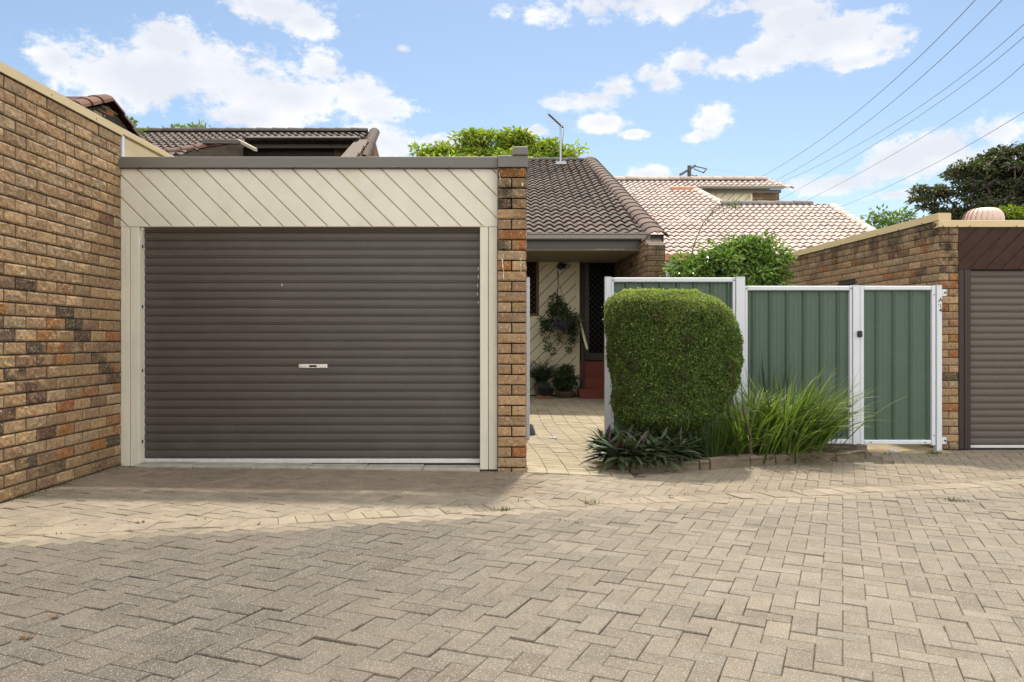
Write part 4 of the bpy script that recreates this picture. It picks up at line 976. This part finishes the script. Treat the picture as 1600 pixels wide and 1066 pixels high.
# ---- clipped hedge
hy = 7.75; hs = F/hy
prof = [(452, 972, 1084), (455, 960, 1100), (460, 951, 1112), (470, 946, 1126), (485, 944, 1139), (505, 944.5, 1149), (530, 946, 1156), (560, 949, 1157), (590, 952, 1151), (615, 954, 1142), (635, 956, 1130), (652, 960, 1114), (664, 968, 1098), (672, 982, 1078)]
pz_ = np.array([(533-p[0]-4)*7.42/F for p in prof])[::-1]; pl_ = np.array([(p[1]-797)*7.95/F for p in prof])[::-1]; pr_ = np.array([(p[2]-795)*7.5/F for p in prof])[::-1]
def hedge_pt(z, th_, shrink=0.0):
    xl = np.interp(z, pz_, pl_); xr_ = np.interp(z, pz_, pr_); a_ = (xr_-xl)/2-shrink; cx_ = (xl+xr_)/2
    zt_ = pz_[-1]; b_ = .50*np.clip(np.minimum(1, ((zt_-z)/.10+.25)), 0, 1)**.4*np.clip((z-pz_[0]+.10)/.25, .3, 1)**.5-shrink
    e = 2/3.2; c_, s_ = np.cos(th_), np.sin(th_)
    x = cx_+a_*np.sign(c_)*np.abs(c_)**e; y = hy+b_*np.sign(s_)*np.abs(s_)**e
    return x, y, z+0*x
_q = np.linspace(0, 2*np.pi, 4001); _X = np.sign(np.cos(_q))*np.abs(np.cos(_q))**(2/3.2); _Y = .8*np.sign(np.sin(_q))*np.abs(np.sin(_q))**(2/3.2)
_s = np.concatenate([[0], np.cumsum(np.hypot(np.diff(_X), np.diff(_Y)))]); even = lambda u: np.interp(u*_s[-1], _s, _q)
n = 125000
z = pz_[0]+(pz_[-1]-pz_[0])*rng.random(n); th_ = even(rng.random(n))
x, y, _ = hedge_pt(z, th_)
# top lid
nt = 26000; r = np.sqrt(rng.random(nt)); tt_ = rng.random(nt)*2*np.pi; xt, yt, _ = hedge_pt(np.full(nt, pz_[-1]-.012), tt_); cxm = (xt.min()+xt.max())/2
xt = cxm+(xt-cxm)*r; yt = hy+(yt-hy)*r; zt2 = pz_[-1]+.006*rng.normal(size=nt)+.012*(1-r**3)-.008
nb = 14000; r = np.sqrt(rng.random(nb)); tt_ = rng.random(nb)*2*np.pi; xb_, yb_, _ = hedge_pt(np.full(nb, pz_[0]+.01), tt_); cxm = (xb_.min()+xb_.max())/2
xb_ = cxm+(xb_-cxm)*r; yb_ = hy+(yb_-hy)*r; zb_ = pz_[0]-.05*rng.random(nb)
cxh = (pl_.mean()+pr_.mean())/2
out = np.stack([np.sign(np.cos(th_))*np.abs(np.cos(th_))**1.375, 1.2*np.sign(np.sin(th_))*np.abs(np.sin(th_))**1.375, 0*z], 1); out /= np.linalg.norm(out, axis=1, keepdims=True); out[:, 2] += .25*(z > .2)
P = np.concatenate([np.stack([x, y, z], 1), np.stack([xt, yt, zt2], 1), np.stack([xb_, yb_, zb_], 1)])
O = np.concatenate([out, np.tile([0, 0, 1.], (nt, 1)), np.tile([0, -.3, -1.], (nb, 1))])
lump = .055*vn(P[:, 0], P[:, 1], P[:, 2], 5.)+.035*vn(P[:, 0], P[:, 1], P[:, 2], 14.)
dep = rng.random(len(P))**1.6*.055; P = P+O*(lump-dep+.006)[:, None]
P += rng.normal(0, .004, P.shape)
sh_ = (vn(P[:, 0], P[:, 1], P[:, 2], 40., 9) > .33)&(rng.random(len(P)) < .12); P += O*(sh_*rng.uniform(.01, .035, len(P)))[:, None]
n_ = len(P); D = rnd_unit(n_)*.9+O*.5+np.array([0, 0, .25]); Nn = rnd_unit(n_)*.8+O+np.array([0, 0, .35])
T = tints(n_, [(.15, .25, .045), (.26, .38, .075), (.07, .13, .03), (.40, .50, .16), (.22, .16, .08)], [5, 4, 3.5, 1.1, .22])
newg = np.clip((P[:, 2]-.16)/.40+.9*vn(P[:, 0], P[:, 1], P[:, 2], 6., 3), 0, 1)[:, None]*(dep < .03)[:, None]
brn = (vn(P[:, 0], P[:, 1], P[:, 2], 9., 17) > .27)[:, None]*.55; T = T*(1-brn)+np.array([.16, .13, .06])*brn
T = T*(1-.75*newg)+np.array([.56, .64, .21])*newg*(.8+.4*rng.random((n_, 1)))
hd = thing('hedge', 'large densely clipped green box hedge with rounded right shoulder beside the path', 'hedge', (cxh, hy, -1.08))
leaves('foliage', P, D, Nn, rng.uniform(.017, .030, n_), rng.uniform(.010, .017, n_), T, M['leaf'], hd)
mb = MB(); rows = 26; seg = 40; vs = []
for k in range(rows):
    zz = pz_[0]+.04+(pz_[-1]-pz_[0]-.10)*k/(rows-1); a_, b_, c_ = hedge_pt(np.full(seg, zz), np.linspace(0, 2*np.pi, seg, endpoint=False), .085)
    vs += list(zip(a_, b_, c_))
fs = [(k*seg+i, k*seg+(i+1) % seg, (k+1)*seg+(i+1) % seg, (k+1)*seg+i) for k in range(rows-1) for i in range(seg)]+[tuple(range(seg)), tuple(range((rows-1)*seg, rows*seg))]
mb.add(vs, fs); mb.build('inner_core', mat('inner_core', (.022, .03, .010), rough=1, amt=.3, scale=40), hd)  # closed dark core filling the hedge behind its leaves
mb = MB()
for k in range(9):
    x0 = 1.15+k*.14+random.uniform(-.04, .04); y0 = 7.75+random.uniform(-.2, .2)
    MB().tube([(x0, y0, -1.12), (x0+random.uniform(-.05, .05), y0, -.9), (x0+random.uniform(-.1, .1), y0+.03, -.6)], [.018, .015, .01], 6).build('stem', M['bark'], hd)

# ---- rosettes of dark broad leaves
def rosette(label, c, R, nl, grp):
    t = thing('rosette_plant', label, 'plant', c, grp); items = []
    for k in range(nl):
        f = k/nl; az_ = k*2.4+random.uniform(-.3, .3); lean = .55+1.15*(1-f)**.7+random.uniform(-.2, .2)
        g = random.random(); tint = (.05, .08, .036) if g < .5 else ((.10, .14, .06) if g < .88 else (.07, .028, .04))
        tint = tuple(np.array(tint)*random.uniform(.75, 1.35)); items.append(((c[0], c[1], c[2]+.05+.10*f), az_, lean, R*random.uniform(.75, 1.05), .052*random.uniform(.8, 1.2)*R/.26, .75*random.uniform(.5, 1.6), tint))
    blades('leaves', items, M['waxy'], t, seg=6)
rp = [(945, 700, 7.0, .25), (968, 716, 6.80, .26), (975, 690, 7.3, .27), (1000, 715, 6.92, .27), (1005, 690, 7.35, .28), (1032, 720, 7.0, .27), (1040, 695, 7.4, .27), (1058, 716, 7.1, .24), (1075, 704, 7.3, .22), (990, 728, 6.78, .2), (1020, 728, 6.88, .2), (948, 688, 7.35, .25)]
for k, (px, py, Y, R) in enumerate(rp):
    c = W(px, py, Y); zz = float(gz(c.x, c.y))+.05
    rosette(['leftmost dark purple-green rosette beside the path', 'dark rosette spilling over the left kerb corner', 'dark rosette under the left of the hedge', 'dark broad-leaved rosette at front left of the kerb', 'dark rosette under the middle of the hedge',
             'dark rosette at front centre hanging over the kerb', 'dark rosette tucked under the hedge, right of centre', 'dark rosette with pale green leaves reaching over the kerb', 'rightmost dark rosette beside the thin reeds', 'small dark rosette lowest on the kerb corner', 'small dark rosette drooping in front of the kerb', 'dark rosette touching the gate post foot'][k],
            (c.x, c.y, zz), R*1.0, 38, 'dark broad-leaved rosettes under the hedge')
# ---- thin reeds right of rosettes
t = thing('reed_clump', 'thin upright green reeds between the hedge and the grass tussocks', 'plant', (1.93, 7.35, -1.08)); items = []
for k in range(70):
    b = (1.80+random.uniform(-.06, .06), 7.28+random.uniform(-.05, .05), -1.07); items.append((b, random.uniform(0, 6.3), random.uniform(.02, .45), random.uniform(.3, .55), .008, random.uniform(0, .5), tuple(np.array((.08, .14, .025))*random.uniform(.6, 1.3))))
blades('blades', items, M['leaf'], t, seg=5)
# ---- long grass tussocks
def tussock(label, c, nb, Lr, spread, bright, az_bias=None, w=.027, cat='grass tussock', dead=.1, grp='long grass tussocks along the fence', lm=.75, dr=1.6):
    t = thing('grass_tussock', label, cat, c, grp); items = []
    for k in range(nb):
        az_ = random.uniform(0, 2*math.pi); r = abs(random.gauss(0, spread))
        if az_bias is not None and random.random() < .55: az_ = az_bias+random.gauss(0, .7)
        b = (c[0]+r*math.cos(az_)*1.1, c[1]+r*math.sin(az_)*.8, c[2]-.02); q = random.random()
        tint = np.array((.20, .31, .05) if q < .55 else ((.36, .46, .12) if q < .9-dead else (.10, .17, .035)))*bright
        if q > 1-dead: tint = np.array((.40, .32, .22))*bright
        Ln = random.uniform(*Lr)*(.45 if q > 1-dead else 1)
        items.append((b, az_, random.uniform(.05, lm) if q < 1-dead else random.uniform(.9, 1.4), Ln, w*random.uniform(.6, 1.2), random.uniform(dr*.2, dr), tuple(np.clip(tint*random.uniform(.7, 1.3), 0, 1))))
    blades('blades', items, M['leaf'], t, seg=8)
tussock('bright green grass tussock leaning right in front of the green fence panel', (2.72, 8.05, -1.12), 460, (.58, 1.0), .17, .85, az_bias=-.2)
tussock('grass tussock nearest the hedge, with pale tips', (2.28, 7.85, -1.12), 380, (.5, .88), .16, .8, az_bias=.5)
tussock('low grass tussock between hedge and the larger grasses, with dry white leaves at its base', (1.98, 7.65, -1.11), 170, (.3, .52), .13, .55, dead=.35)
tussock('rightmost grass tussock, arching toward the gate post', (2.92, 8.35, -1.14), 280, (.4, .78), .12, .78, az_bias=-.05)
tussock('short grass at front edge of the kerb with long blades falling over it', (2.62, 7.80, -1.13), 70, (.45, .8), .12, 1.0, az_bias=-1.0)
tussock('dark upright iris-like leaves standing against the green fence panel', (2.80, 8.68, -1.10), 15, (.7, 1.15), .09, .30, w=.03, cat='plant', dead=0, grp=None, lm=.2, dr=.12)
# mulch, dry leaves
items = []
for k in range(420):
    x = random.uniform(1.7, 3.5); yk = float(np.interp(x, [k_[0] for k_ in KERB], [k_[1] for k_ in KERB])); y = yk+.1+abs(random.gauss(0, .15)); items.append(((x, y, float(gz(x, y))+.08), random.uniform(0, 6.3), 1.4, random.uniform(.05, .18), .008, random.uniform(-.3, .6), tuple(np.array((.30, .25, .2))*random.uniform(.3, 1.2))))
blades('leaf_litter', items, M['leaf'], None, seg=4, kind='stuff')
# ---- weeds in the joints
items = []
def weed(x, y, n, h, sp):
    for k in range(n):
        X, Y = x+random.gauss(0, sp), y+random.gauss(0, sp*.6); items.append(((X, Y, float(gz(X, Y))-.004), random.uniform(0, 6.3), random.uniform(.1, 1.2), h*random.uniform(.6, 1.5), .005, random.uniform(0, 1), tuple(np.array((.12, .17, .03))*random.uniform(.6, 1.3))))
def at(px, py): return _hit(px, py)
for px, py, n, h, sp in ((925, 788, 40, .035, .03), (785, 798, 30, .03, .03), (700, 800, 15, .02, .02), (760, 797, 14, .02, .02), (1493, 783, 120, .02, .06), (1140, 778, 15, .02, .03), (1050, 779, 20, .02, .02), (985, 782, 12, .02, .02),
                         (1250, 768, 20, .02, .05), (1330, 762, 20, .02, .06), (905, 820, 15, .02, .02), (880, 815, 10, .015, .02), (215, 816, 12, .02, .02), (700, 993, 10, .012, .012), (560, 870, 8, .015, .015), (1090, 835, 10, .012, .02), (1050, 775, 10, .02, .02),
                         (1460, 710, 70, .05, .04), (1485, 704, 60, .05, .06), (1300, 722, 30, .04, .03), (1050, 740, 14, .03, .02), (822, 735, 16, .03, .015), (1385, 712, 20, .04, .03)):
    x, y = at(px, py); weed(x, y, n, h, sp)
for k in range(46):
    y = random.uniform(3.2, 6.7); weed(XL+.04+random.uniform(0, .02), y, random.randint(2, 8), random.uniform(.01, .03), .012)
for k in range(60):
    x = random.uniform(-3.2, 6.5); weed(x, float(yb(x))+random.choice((-.117, .117)), random.randint(2, 6), random.uniform(.008, .02), .01)
for k in range(40):
    x = random.uniform(1.5, 6.5); weed(x, random.uniform(5.6, 7.4), random.randint(2, 5), .01, .012)
blades('joint_weeds', items, M['leaf'], None, seg=3, kind='stuff')
for k, (px, py, col, lb) in enumerate(((90, 972, (.3, .12, .03), 'curled orange leaf on the grey pavers near the left edge of the picture'), (47, 1008, (.25, .12, .05), 'tiny brown leaf lying left of its neighbour on the front left pavers'), (33, 1007, (.28, .14, .06), 'pale brown leaf scrap at the far bottom left of the paving'), (865, 575, (.3, .3, .3), None))):
    if lb is None: continue
    Y = F*1.085/(py-533); x = (px-800)/F*Y; z = float(gz(x, Y))+.006
    items = [((x+random.uniform(-.012, .012), Y+random.uniform(-.01, .01), z), random.uniform(0, 6.3), 1.45, .028, .011, -.4, tuple(np.array(col)*random.uniform(.7, 1.3))) for q in range(4)]
    o = blades('fallen_leaf', items, M['leaf'], None, seg=3); props(o, lb, 'leaf', 'fallen leaves on the driveway')

# ---- bushes and trees
def crown(name, ells, n_clump, n_leaf, size, cols, wts, parent, m, seed=0, flat=.7, clump_r=.16, up=.5):
    P = []; D = []; NN = []; T = []; cs = []
    tot = sum(a_[3]*a_[4] for a_ in ells)
    for ex, ey_, ez_, rx, rz_ in ells:
        k = max(2, int(n_clump*rx*rz_/tot))
        u = rnd_unit(k)*(rng.random((k, 1))**.35); c = np.array((ex, ey_, ez_))+u*np.array((rx, (rx+rz_)/2, rz_)); cs.append(c)
    cs = np.concatenate(cs); per = max(4, n_leaf//len(cs))
    for c in cs:
        r = clump_r*rng.uniform(.6, 1.4); k = int(per*rng.uniform(.6, 1.4)); u = rnd_unit(k)*(rng.random((k, 1))**.5)*r*np.array((1.2, 1.2, flat)); P.append(c+u)
        D.append(u/r+rnd_unit(k)*.6); NN.append(rnd_unit(k)*.7+np.array((0, 0, up+.3))); tv = tints(k, cols, wts, .15)*rng.uniform(.8, 1.2); T.append(tv)
    P, D, NN, T = map(np.concatenate, (P, D, NN, T)); n = len(P)
    leaves(name, P, D, NN, rng.uniform(.7, 1.3, n)*size, rng.uniform(.35, .6, n)*size, T, m, parent); return cs
def tree(name, label, cat, ells, base, n_clump, n_leaf, size, cols, wts, m=None, grp=None, clump_r=.3, trunk_r=.12, twigs=26, flat=.55):
    t = thing(name, label, cat, base, grp); cs = crown('crown', ells, n_clump, n_leaf, size, cols, wts, t, m or M['leaf'], clump_r=clump_r, flat=flat)
    b = Vector(base); mb = MB(); top = Vector(cs.mean(0)); fork = b+(top-b)*.55
    mb.tube([b, b+(fork-b)*.5+Vector((.1*trunk_r, 0, 0)), fork], [trunk_r, trunk_r*.8, trunk_r*.65], 10)
    o = mb.build('trunk', M['bark'], t); mb = MB()
    for k in rng.choice(len(cs), min(twigs, len(cs)), replace=False):
        c = Vector(cs[k]); mid = fork+(c-fork)*.5+Vector(rng.normal(0, .12*trunk_r*8, 3)); mid.z -= .1*abs(c.z-fork.z)
        mb.tube([fork+(fork-b)*random.uniform(-.25, 0), mid, c], [trunk_r*.4, trunk_r*.22, trunk_r*.06], 6)
    mb.build('branches', M['bark'], t)
    return t
def E(px, py, rx, ry, Y): c = W(px, py, Y); return (c.x, c.y, c.z, rx/F*Y, ry/F*Y)
GR = [(.2, .34, .06), (.3, .44, .1), (.12, .22, .05), (.4, .5, .12)]
# glossy shrub behind the fence
Y = 11.3; e = [E(1100, 425, 50, 24, Y), (E(1150, 405, 48, 28, Y)), E(1190, 395, 26, 28, Y), E(1200, 425, 32, 20, Y), E(1080, 440, 36, 22, Y), E(1150, 450, 80, 30, Y), E(1118, 400, 18, 14, Y), E(1187, 375, 7, 10, Y), E(1140, 388, 14, 10, Y), E(1225, 412, 14, 7, Y), E(1062, 412, 14, 8, Y)]
sh = tree('shrub', 'glossy light green shrub rising behind the white-capped fence', 'shrub', e, (3.1, Y, -1.1), 210, 7800, .085, [(.22, .40, .06), (.36, .55, .10), (.12, .24, .045), (.5, .64, .2)], [4, 4, 3, 1.4], m=M['gloss'], clump_r=.14, trunk_r=.04, twigs=60, flat=.9)
mb = MB(); pts = [W(1078, 410, 11.3), W(1085, 380, 11.3), W(1098, 350, 11.35), W(1115, 328, 11.4), W(1135, 321, 11.45), W(1158, 324, 11.5)]
mb.tube(pts, [.010, .008, .006, .005, .004, .003], 5); mb.build('long_shoot', M['bark'], sh)
n = 90; u = rng.random(n)**.35; ip = np.array([tuple(p) for p in pts]); q = .9+u*4; i0 = np.clip(q.astype(int), 0, 4); f0 = (q-i0)[:, None]; P = ip[i0]*(1-f0)+ip[i0+1]*f0+rng.normal(0, .03, (n, 3))*(.2+u[:, None])
leaves('shoot_leaves', P, rnd_unit(n), rnd_unit(n), np.full(n, .06), np.full(n, .014), tints(n, [(.2, .3, .05), (.14, .22, .05)], [1, 1]), M['leaf'], sh)
# yellow-green tree beyond the dark roof
Y = 34
e = [E(690, 240, 34, 10, Y), E(660, 236, 12, 8, Y), E(725, 245, 30, 10, Y), E(745, 222, 36, 14, Y), E(757, 212, 12, 4, Y), E(760, 240, 30, 12, Y), E(800, 222, 30, 14, Y), E(795, 214, 20, 8, Y), E(838, 232, 34, 14, Y), E(870, 238, 34, 12, Y), E(890, 246, 14, 6, Y), E(830, 224, 18, 8, Y), E(780, 262, 110, 18, Y), E(850, 250, 40, 15, Y)]
tree('tree', 'yellow-green broad tree showing above the cream garage and dark roof ridge', 'tree', e, (-.6, Y, -1.2), 170, 12000, .24, [(.42, .58, .07), (.58, .68, .09), (.26, .40, .06), (.72, .72, .10)], [4, 3, 2.2, 1], clump_r=.34, trunk_r=.22, twigs=60, flat=.5)
# dark spreading tree at right
Y = 30
e = [E(1590, 245, 50, 18, Y), E(1540, 262, 50, 16, Y), E(1500, 268, 26, 9, Y), E(1570, 275, 60, 18, Y), E(1500, 282, 22, 7, Y), E(1520, 300, 60, 13, Y), E(1470, 304, 34, 8, Y), E(1440, 298, 16, 5, Y), E(1425, 312, 16, 4, Y), E(1450, 318, 28, 5, Y), E(1530, 322, 60, 14, Y), E(1600, 300, 60, 30, Y), E(1650, 260, 70, 36, Y), E(1700, 300, 60, 50, Y), E(1500, 335, 30, 10, Y), E(1570, 335, 60, 20, Y)]
tree('tree', 'large dark purple-green spreading tree behind the right garage', 'tree', e, (20, Y, -1.3), 330, 30000, .17, [(.08, .11, .045), (.17, .14, .125), (.14, .21, .06), (.25, .21, .19)], [4, 3, 3, 1.5], clump_r=.30, trunk_r=.35, twigs=90, flat=.42)
Y = 24; e = [E(1375, 342, 22, 10, Y), E(1400, 335, 14, 8, Y), E(1362, 352, 10, 8, Y), E(1392, 352, 26, 10, Y), E(1420, 345, 14, 8, Y)]
tree('tree', 'small sparse light green treetop just left of the dark tree', 'tree', e, (11.3, Y, -1.2), 40, 650, .14, GR, [3, 2, 2, 1], clump_r=.22, trunk_r=.05, twigs=36, flat=.9)
Y = 20; e = [E(1585, 336, 22, 7, Y), E(1620, 338, 30, 9, Y), E(1575, 345, 22, 8, Y)]
tree('tree', 'small vivid yellow-green treetop beside the turbine vent', 'tree', e, (12.6, Y, -1.2), 60, 2200, .12, [(.32, .42, .03), (.22, .34, .03), (.42, .46, .04)], [2, 2, 1], clump_r=.18, trunk_r=.06, twigs=10, flat=.7)
Y = 27; e = [E(285, 205, 12, 6, Y), E(300, 200, 9, 6, Y), E(315, 200, 12, 5, Y), E(265, 206, 6, 3, Y), E(300, 212, 40, 6, Y)]
tree('tree', 'wispy light green treetop poking over the dark tiled ridge', 'tree', e, (-10.5, Y, -1.2), 34, 700, .14, GR, [2, 3, 1, 2], clump_r=.18, trunk_r=.05, twigs=30, flat=.9)
Y = 19; e = [E(199, 192, 5, 5, Y), E(205, 190, 3, 4, Y), E(222, 206, 8, 3, Y)]
tree('tree', 'few pale green leaves beside the brown gable above the left wall', 'tree', e, (-9.1, Y, -1.2), 9, 110, .10, GR, [2, 3, 1, 2], clump_r=.09, trunk_r=.03, twigs=9, flat=.9)

# ---- porch plants
Yp = 15.0
t = thing('hanging_basket', 'hanging basket of trailing green foliage with lilac leaves on the porch wall', 'hanging basket', tuple(W(875, 500, Yp)))
c = W(877, 500, Yp)
mb = MB(); mb.lathe((c.x, c.y, c.z-.03), [(.03, -.16), (.13, -.12), (.19, -.02), (.2, .02)], 18); mb.build('basket', M['browndark'], t)
mb = MB(); tp = W(872, 440, Yp); hk = W(871, 423, Yp)
for a_ in (0, 2.1, 4.2): mb.tube([(c.x+.19*math.cos(a_), c.y+.19*math.sin(a_), c.z), tp], .004, 4)
mb.tube([tp, hk], .006, 5)
for k in range(12): z = tp.z+(hk.z-tp.z)*k/12; mb.tube([(tp.x-.008, Yp, z), (tp.x+.008, Yp, z+.012)], .007, 5)
mb.box((tp.x-.02, Yp-.01, tp.z+.12), (tp.x+.02, Yp+.01, tp.z+.128)); mb.build('chain', M['black'], t)
DG = [(.09, .15, .05), (.05, .10, .035), (.14, .2, .07), (.2, .27, .1)]
crown('foliage', [E(872, 480, 18, 16, Yp), E(878, 500, 30, 16, Yp), E(857, 505, 14, 10, Yp), E(892, 508, 14, 14, Yp), E(868, 468, 8, 6, Yp)], 60, 2600, .055, DG, [3, 3, 2, 1], t, M['leaf'], clump_r=.07, flat=.9)
crown('trailing_foliage', [E(852, 520, 4, 14, Yp), E(856, 540, 4, 8, Yp), E(866, 548, 5, 4, Yp), E(896, 525, 5, 14, Yp), E(888, 540, 3, 12, Yp), E(875, 530, 3, 6, Yp)], 30, 650, .05, DG, [3, 3, 2, 1], t, M['leaf'], clump_r=.04, flat=1.2)
crown('lilac_leaves', [E(877, 508, 13, 6, Yp-.22)], 18, 260, .07, [(.20, .17, .30), (.28, .25, .36)], [1, 1], t, M['leaf'], clump_r=.05, flat=.8)
c = W(876, 416, 15.38); t = thing('wall_lamp', 'small black wall lamp with glass shade above the hanging basket', 'lamp', (c.x, WY, c.z))
mb = MB(); mb.tube([(c.x, WY-.012, c.z), (c.x, WY-.06, c.z)], .07, 18); mb.build('base', M['black'], t)
mb = MB(); mb.tube([(c.x, WY-.06, c.z), (c.x+.02, WY-.12, c.z+.01), (c.x+.10, WY-.14, c.z-.01)], [.03, .035, .045], 12); mb.build('arm', M['black'], t)
mb = MB(); mb.tube([(c.x+.10, WY-.14, c.z-.01), (c.x+.14, WY-.145, c.z-.015), (c.x+.16, WY-.15, c.z-.02)], [.045, .05, .02], 14); mb.build('glass_shade', M['galv'], t)
gp = lambda x, y: float(gz(x, y))+.004
# strappy plant on stand
c = (xw(846, 15.05), 15.1, gp(.6, 15.1)); t = thing('potted_plant', 'strappy grass-like plant in a pot under the porch window', 'potted plant', c, 'potted plants by the porch')
mb = MB(); mb.lathe(c, [(.10, 0), (.14, .22), (.15, .26), (.13, .26)], 20); mb.build('pot', M['potbrown'], t); items = []
for k in range(230):
    az_ = random.uniform(0, 6.3); items.append(((c[0]+random.gauss(0, .04), c[1]+random.gauss(0, .04), c[2]+.24), az_, random.uniform(.05, .8), random.uniform(.4, .72), .016, random.uniform(1.2, 2.6), tuple(np.array((.10, .15, .09))*random.uniform(.5, 1.3))))
blades('leaves', items, M['leaf'], t, seg=8)
c = (xw(884, 15.0), 15.0, gp(1, 15.)); t = thing('potted_plant', 'rounded leafy bush in a low pot beside the red steps', 'potted plant', c, 'potted plants by the porch')
mb = MB(); mb.lathe(c, [(.15, 0), (.19, .10), (.19, .12), (.16, .12)], 20); mb.build('pot', M['potbrown'], t)
crown('foliage', [E(884, 590, 16, 16, 15.0), E(878, 602, 12, 8, 15.0), E(890, 602, 12, 9, 15.0), E(884, 578, 9, 8, 15.0)], 60, 2200, .06, DG, [2, 2, 3, 2], t, M['leaf'], clump_r=.07)
mb = MB(); 
for k in range(8): mb.tube([(c[0], c[1], c[2]+.1), (c[0]+random.uniform(-.15, .15), c[1]+random.uniform(-.1, .1), c[2]+.4)], .006, 4)
mb.build('stems', M['bark'], t)
c = (xw(853, 14.7), 14.75, gp(.6, 14.7)+.062); t = thing('potted_plant', 'small silvery succulent in a squat pot standing on a red brick', 'potted plant', c, 'potted plants by the porch')
mb = MB(); mb.lathe(c, [(.12, 0), (.15, .12), (.14, .13)], 20); mb.build('pot', M['black'], t); items = []
for k in range(90):
    az_ = random.uniform(0, 6.3); items.append(((c[0]+random.gauss(0, .06), c[1]+random.gauss(0, .05), c[2]+.12), az_, random.uniform(.3, 1.2), random.uniform(.1, .2), .02, .3, tuple(np.array((.16, .21, .18))*random.uniform(.5, 1.3))))
blades('leaves', items, M['leaf'], t, seg=4)
mb = MB(); mb.box((c[0]-.17, c[1]-.09, c[2]-.06), (c[0]+.09, c[1]+.10, c[2]-.002), bev=.006); o = mb.build('paving_brick', M['tray']); props(o, 'single red clay brick lying flat under the small succulent pot', 'brick')
# lump by the left gate post
c = W(828, 664, 9.3); gg = float(gz(c.x, c.y)); mb = MB()
vs = [(-.05, -.04, 0), (.06, -.04, 0), (.07, .05, 0), (-.05, .06, 0), (-.045, -.02, .09), (.01, -.03, .14), (.035, .02, .12), (-.03, .04, .11), (.06, 0, .05)]
mb.add([(c.x+a_, c.y+b_, gg+d_) for a_, b_, d_ in vs], [(0, 1, 5, 4), (1, 8, 6, 5), (1, 2, 8), (2, 6, 8), (2, 3, 7, 6), (3, 0, 4, 7), (4, 5, 6, 7), (3, 2, 1, 0)])
o = mb.build('garden_ornament', M['lump']); props(o, 'small blue-green wedge-shaped ornament on the path by the left gate post', 'ornament')

# ------------------------------------------------------------------ power pole and overhead wires
Yq = 60; pb = W(1076, 300, Yq)
t = thing('power_pole', 'grey timber power pole with cross-arm just above the pale roof ridge', 'power pole', (pb.x, Yq, -1))
mb = MB(); mb.tube([(pb.x, Yq, -1), (W(1077, 258, Yq).x, Yq, W(1077, 259, Yq).z)], [.17, .14], 10); mb.build('pole', M['polewood'], t)
a1, a2 = W(1063, 273, Yq-1.2), W(1086, 259, Yq+1.2); mb = MB(); d_ = Vector((0, 0, .08)); e_ = Vector((.06, -.05, 0))
mb.prism([a1-d_-e_, a1-d_+e_, a1+d_+e_, a1+d_-e_], a2-a1); mb.build('cross_arm', M['polewood'], t)
mb = MB(); p1, p2, p3 = W(1086, 260, Yq+1), W(1104, 264, Yq+.5), W(1099, 270, Yq-.3); mb.tube([p1, p2], .045, 6); mb.tube([p2, p3], .06, 6); mb.tube([W(1084, 264, Yq), p3], .04, 6); mb.tube([W(1078, 273, Yq), W(1088, 276, Yq)], .035, 6)
mb.tube([W(1088, 274, Yq), W(1088, 283, Yq)], .07, 6); mb.build('insulator_bracket', M['polewood'], t)
mb = MB(); mb.tube([W(1045, 276, Yq), W(1045, 290, Yq)], .06, 8); o = mb.build('pole_top', M['polewood']); props(o, 'small grey stub poking above the pale ridge, left of the power pole', 'post')
def wire(label, pts, r=.011):
    (x0, y0, Y0), (x1, y1, Y1), (x2, y2, Y2) = pts; P = [W(*p) for p in pts]; v = []
    for k in range(33):
        s = k/32*2 if True else 0
        L0 = (s-1)*(s-2)/2; L1 = -s*(s-2); L2 = s*(s-1)/2; v.append(P[0]*L0+P[1]*L1+P[2]*L2)
    mb = MB(); rr = r*.62; mb.tube(v, rr, 5); o = mb.build('overhead_wire', M['wire']); props(o, label, 'wire', 'overhead power wires')
wire('overhead wire crossing the sky highest, farthest left at the top edge of the picture', [(1150, 296, 62), (1278, 221, 38), (1524, 0, 20)], .017)
wire('second overhead wire, reaching the top edge just right of the highest wire', [(1195, 290, 62), (1315, 220, 38), (1566, 0, 20)], .017)
wire('overhead wire leaving the right picture edge nearest the top corner', [(1195, 296, 62), (1352, 220, 38), (1602, 36, 21)], .015)
wire('overhead wire leaving the right picture edge just below the nearest-corner wire', [(1200, 322, 62), (1376, 220, 38), (1603, 55, 21)], .015)
wire('overhead wire crossing the small cloud and leaving the right edge above the lowest wire', [(1215, 336, 62), (1400, 239, 38), (1605, 95, 22)], .015)
wire('lowest overhead wire, crossing in front of the white cloud above the right wall', [(1290, 332, 62), (1400, 286, 38), (1605, 172, 22)], .014)
wire('faint thin wire running from the pole bracket across the pale roof ridge', [(1104, 264, 60), (1150, 270, 66), (1185, 278, 70)], .008)
wire('steep stay wire crossing the dark tree beside the turbine vent', [(1560, 330, 22), (1580, 300, 21), (1602, 264, 20)], .010)
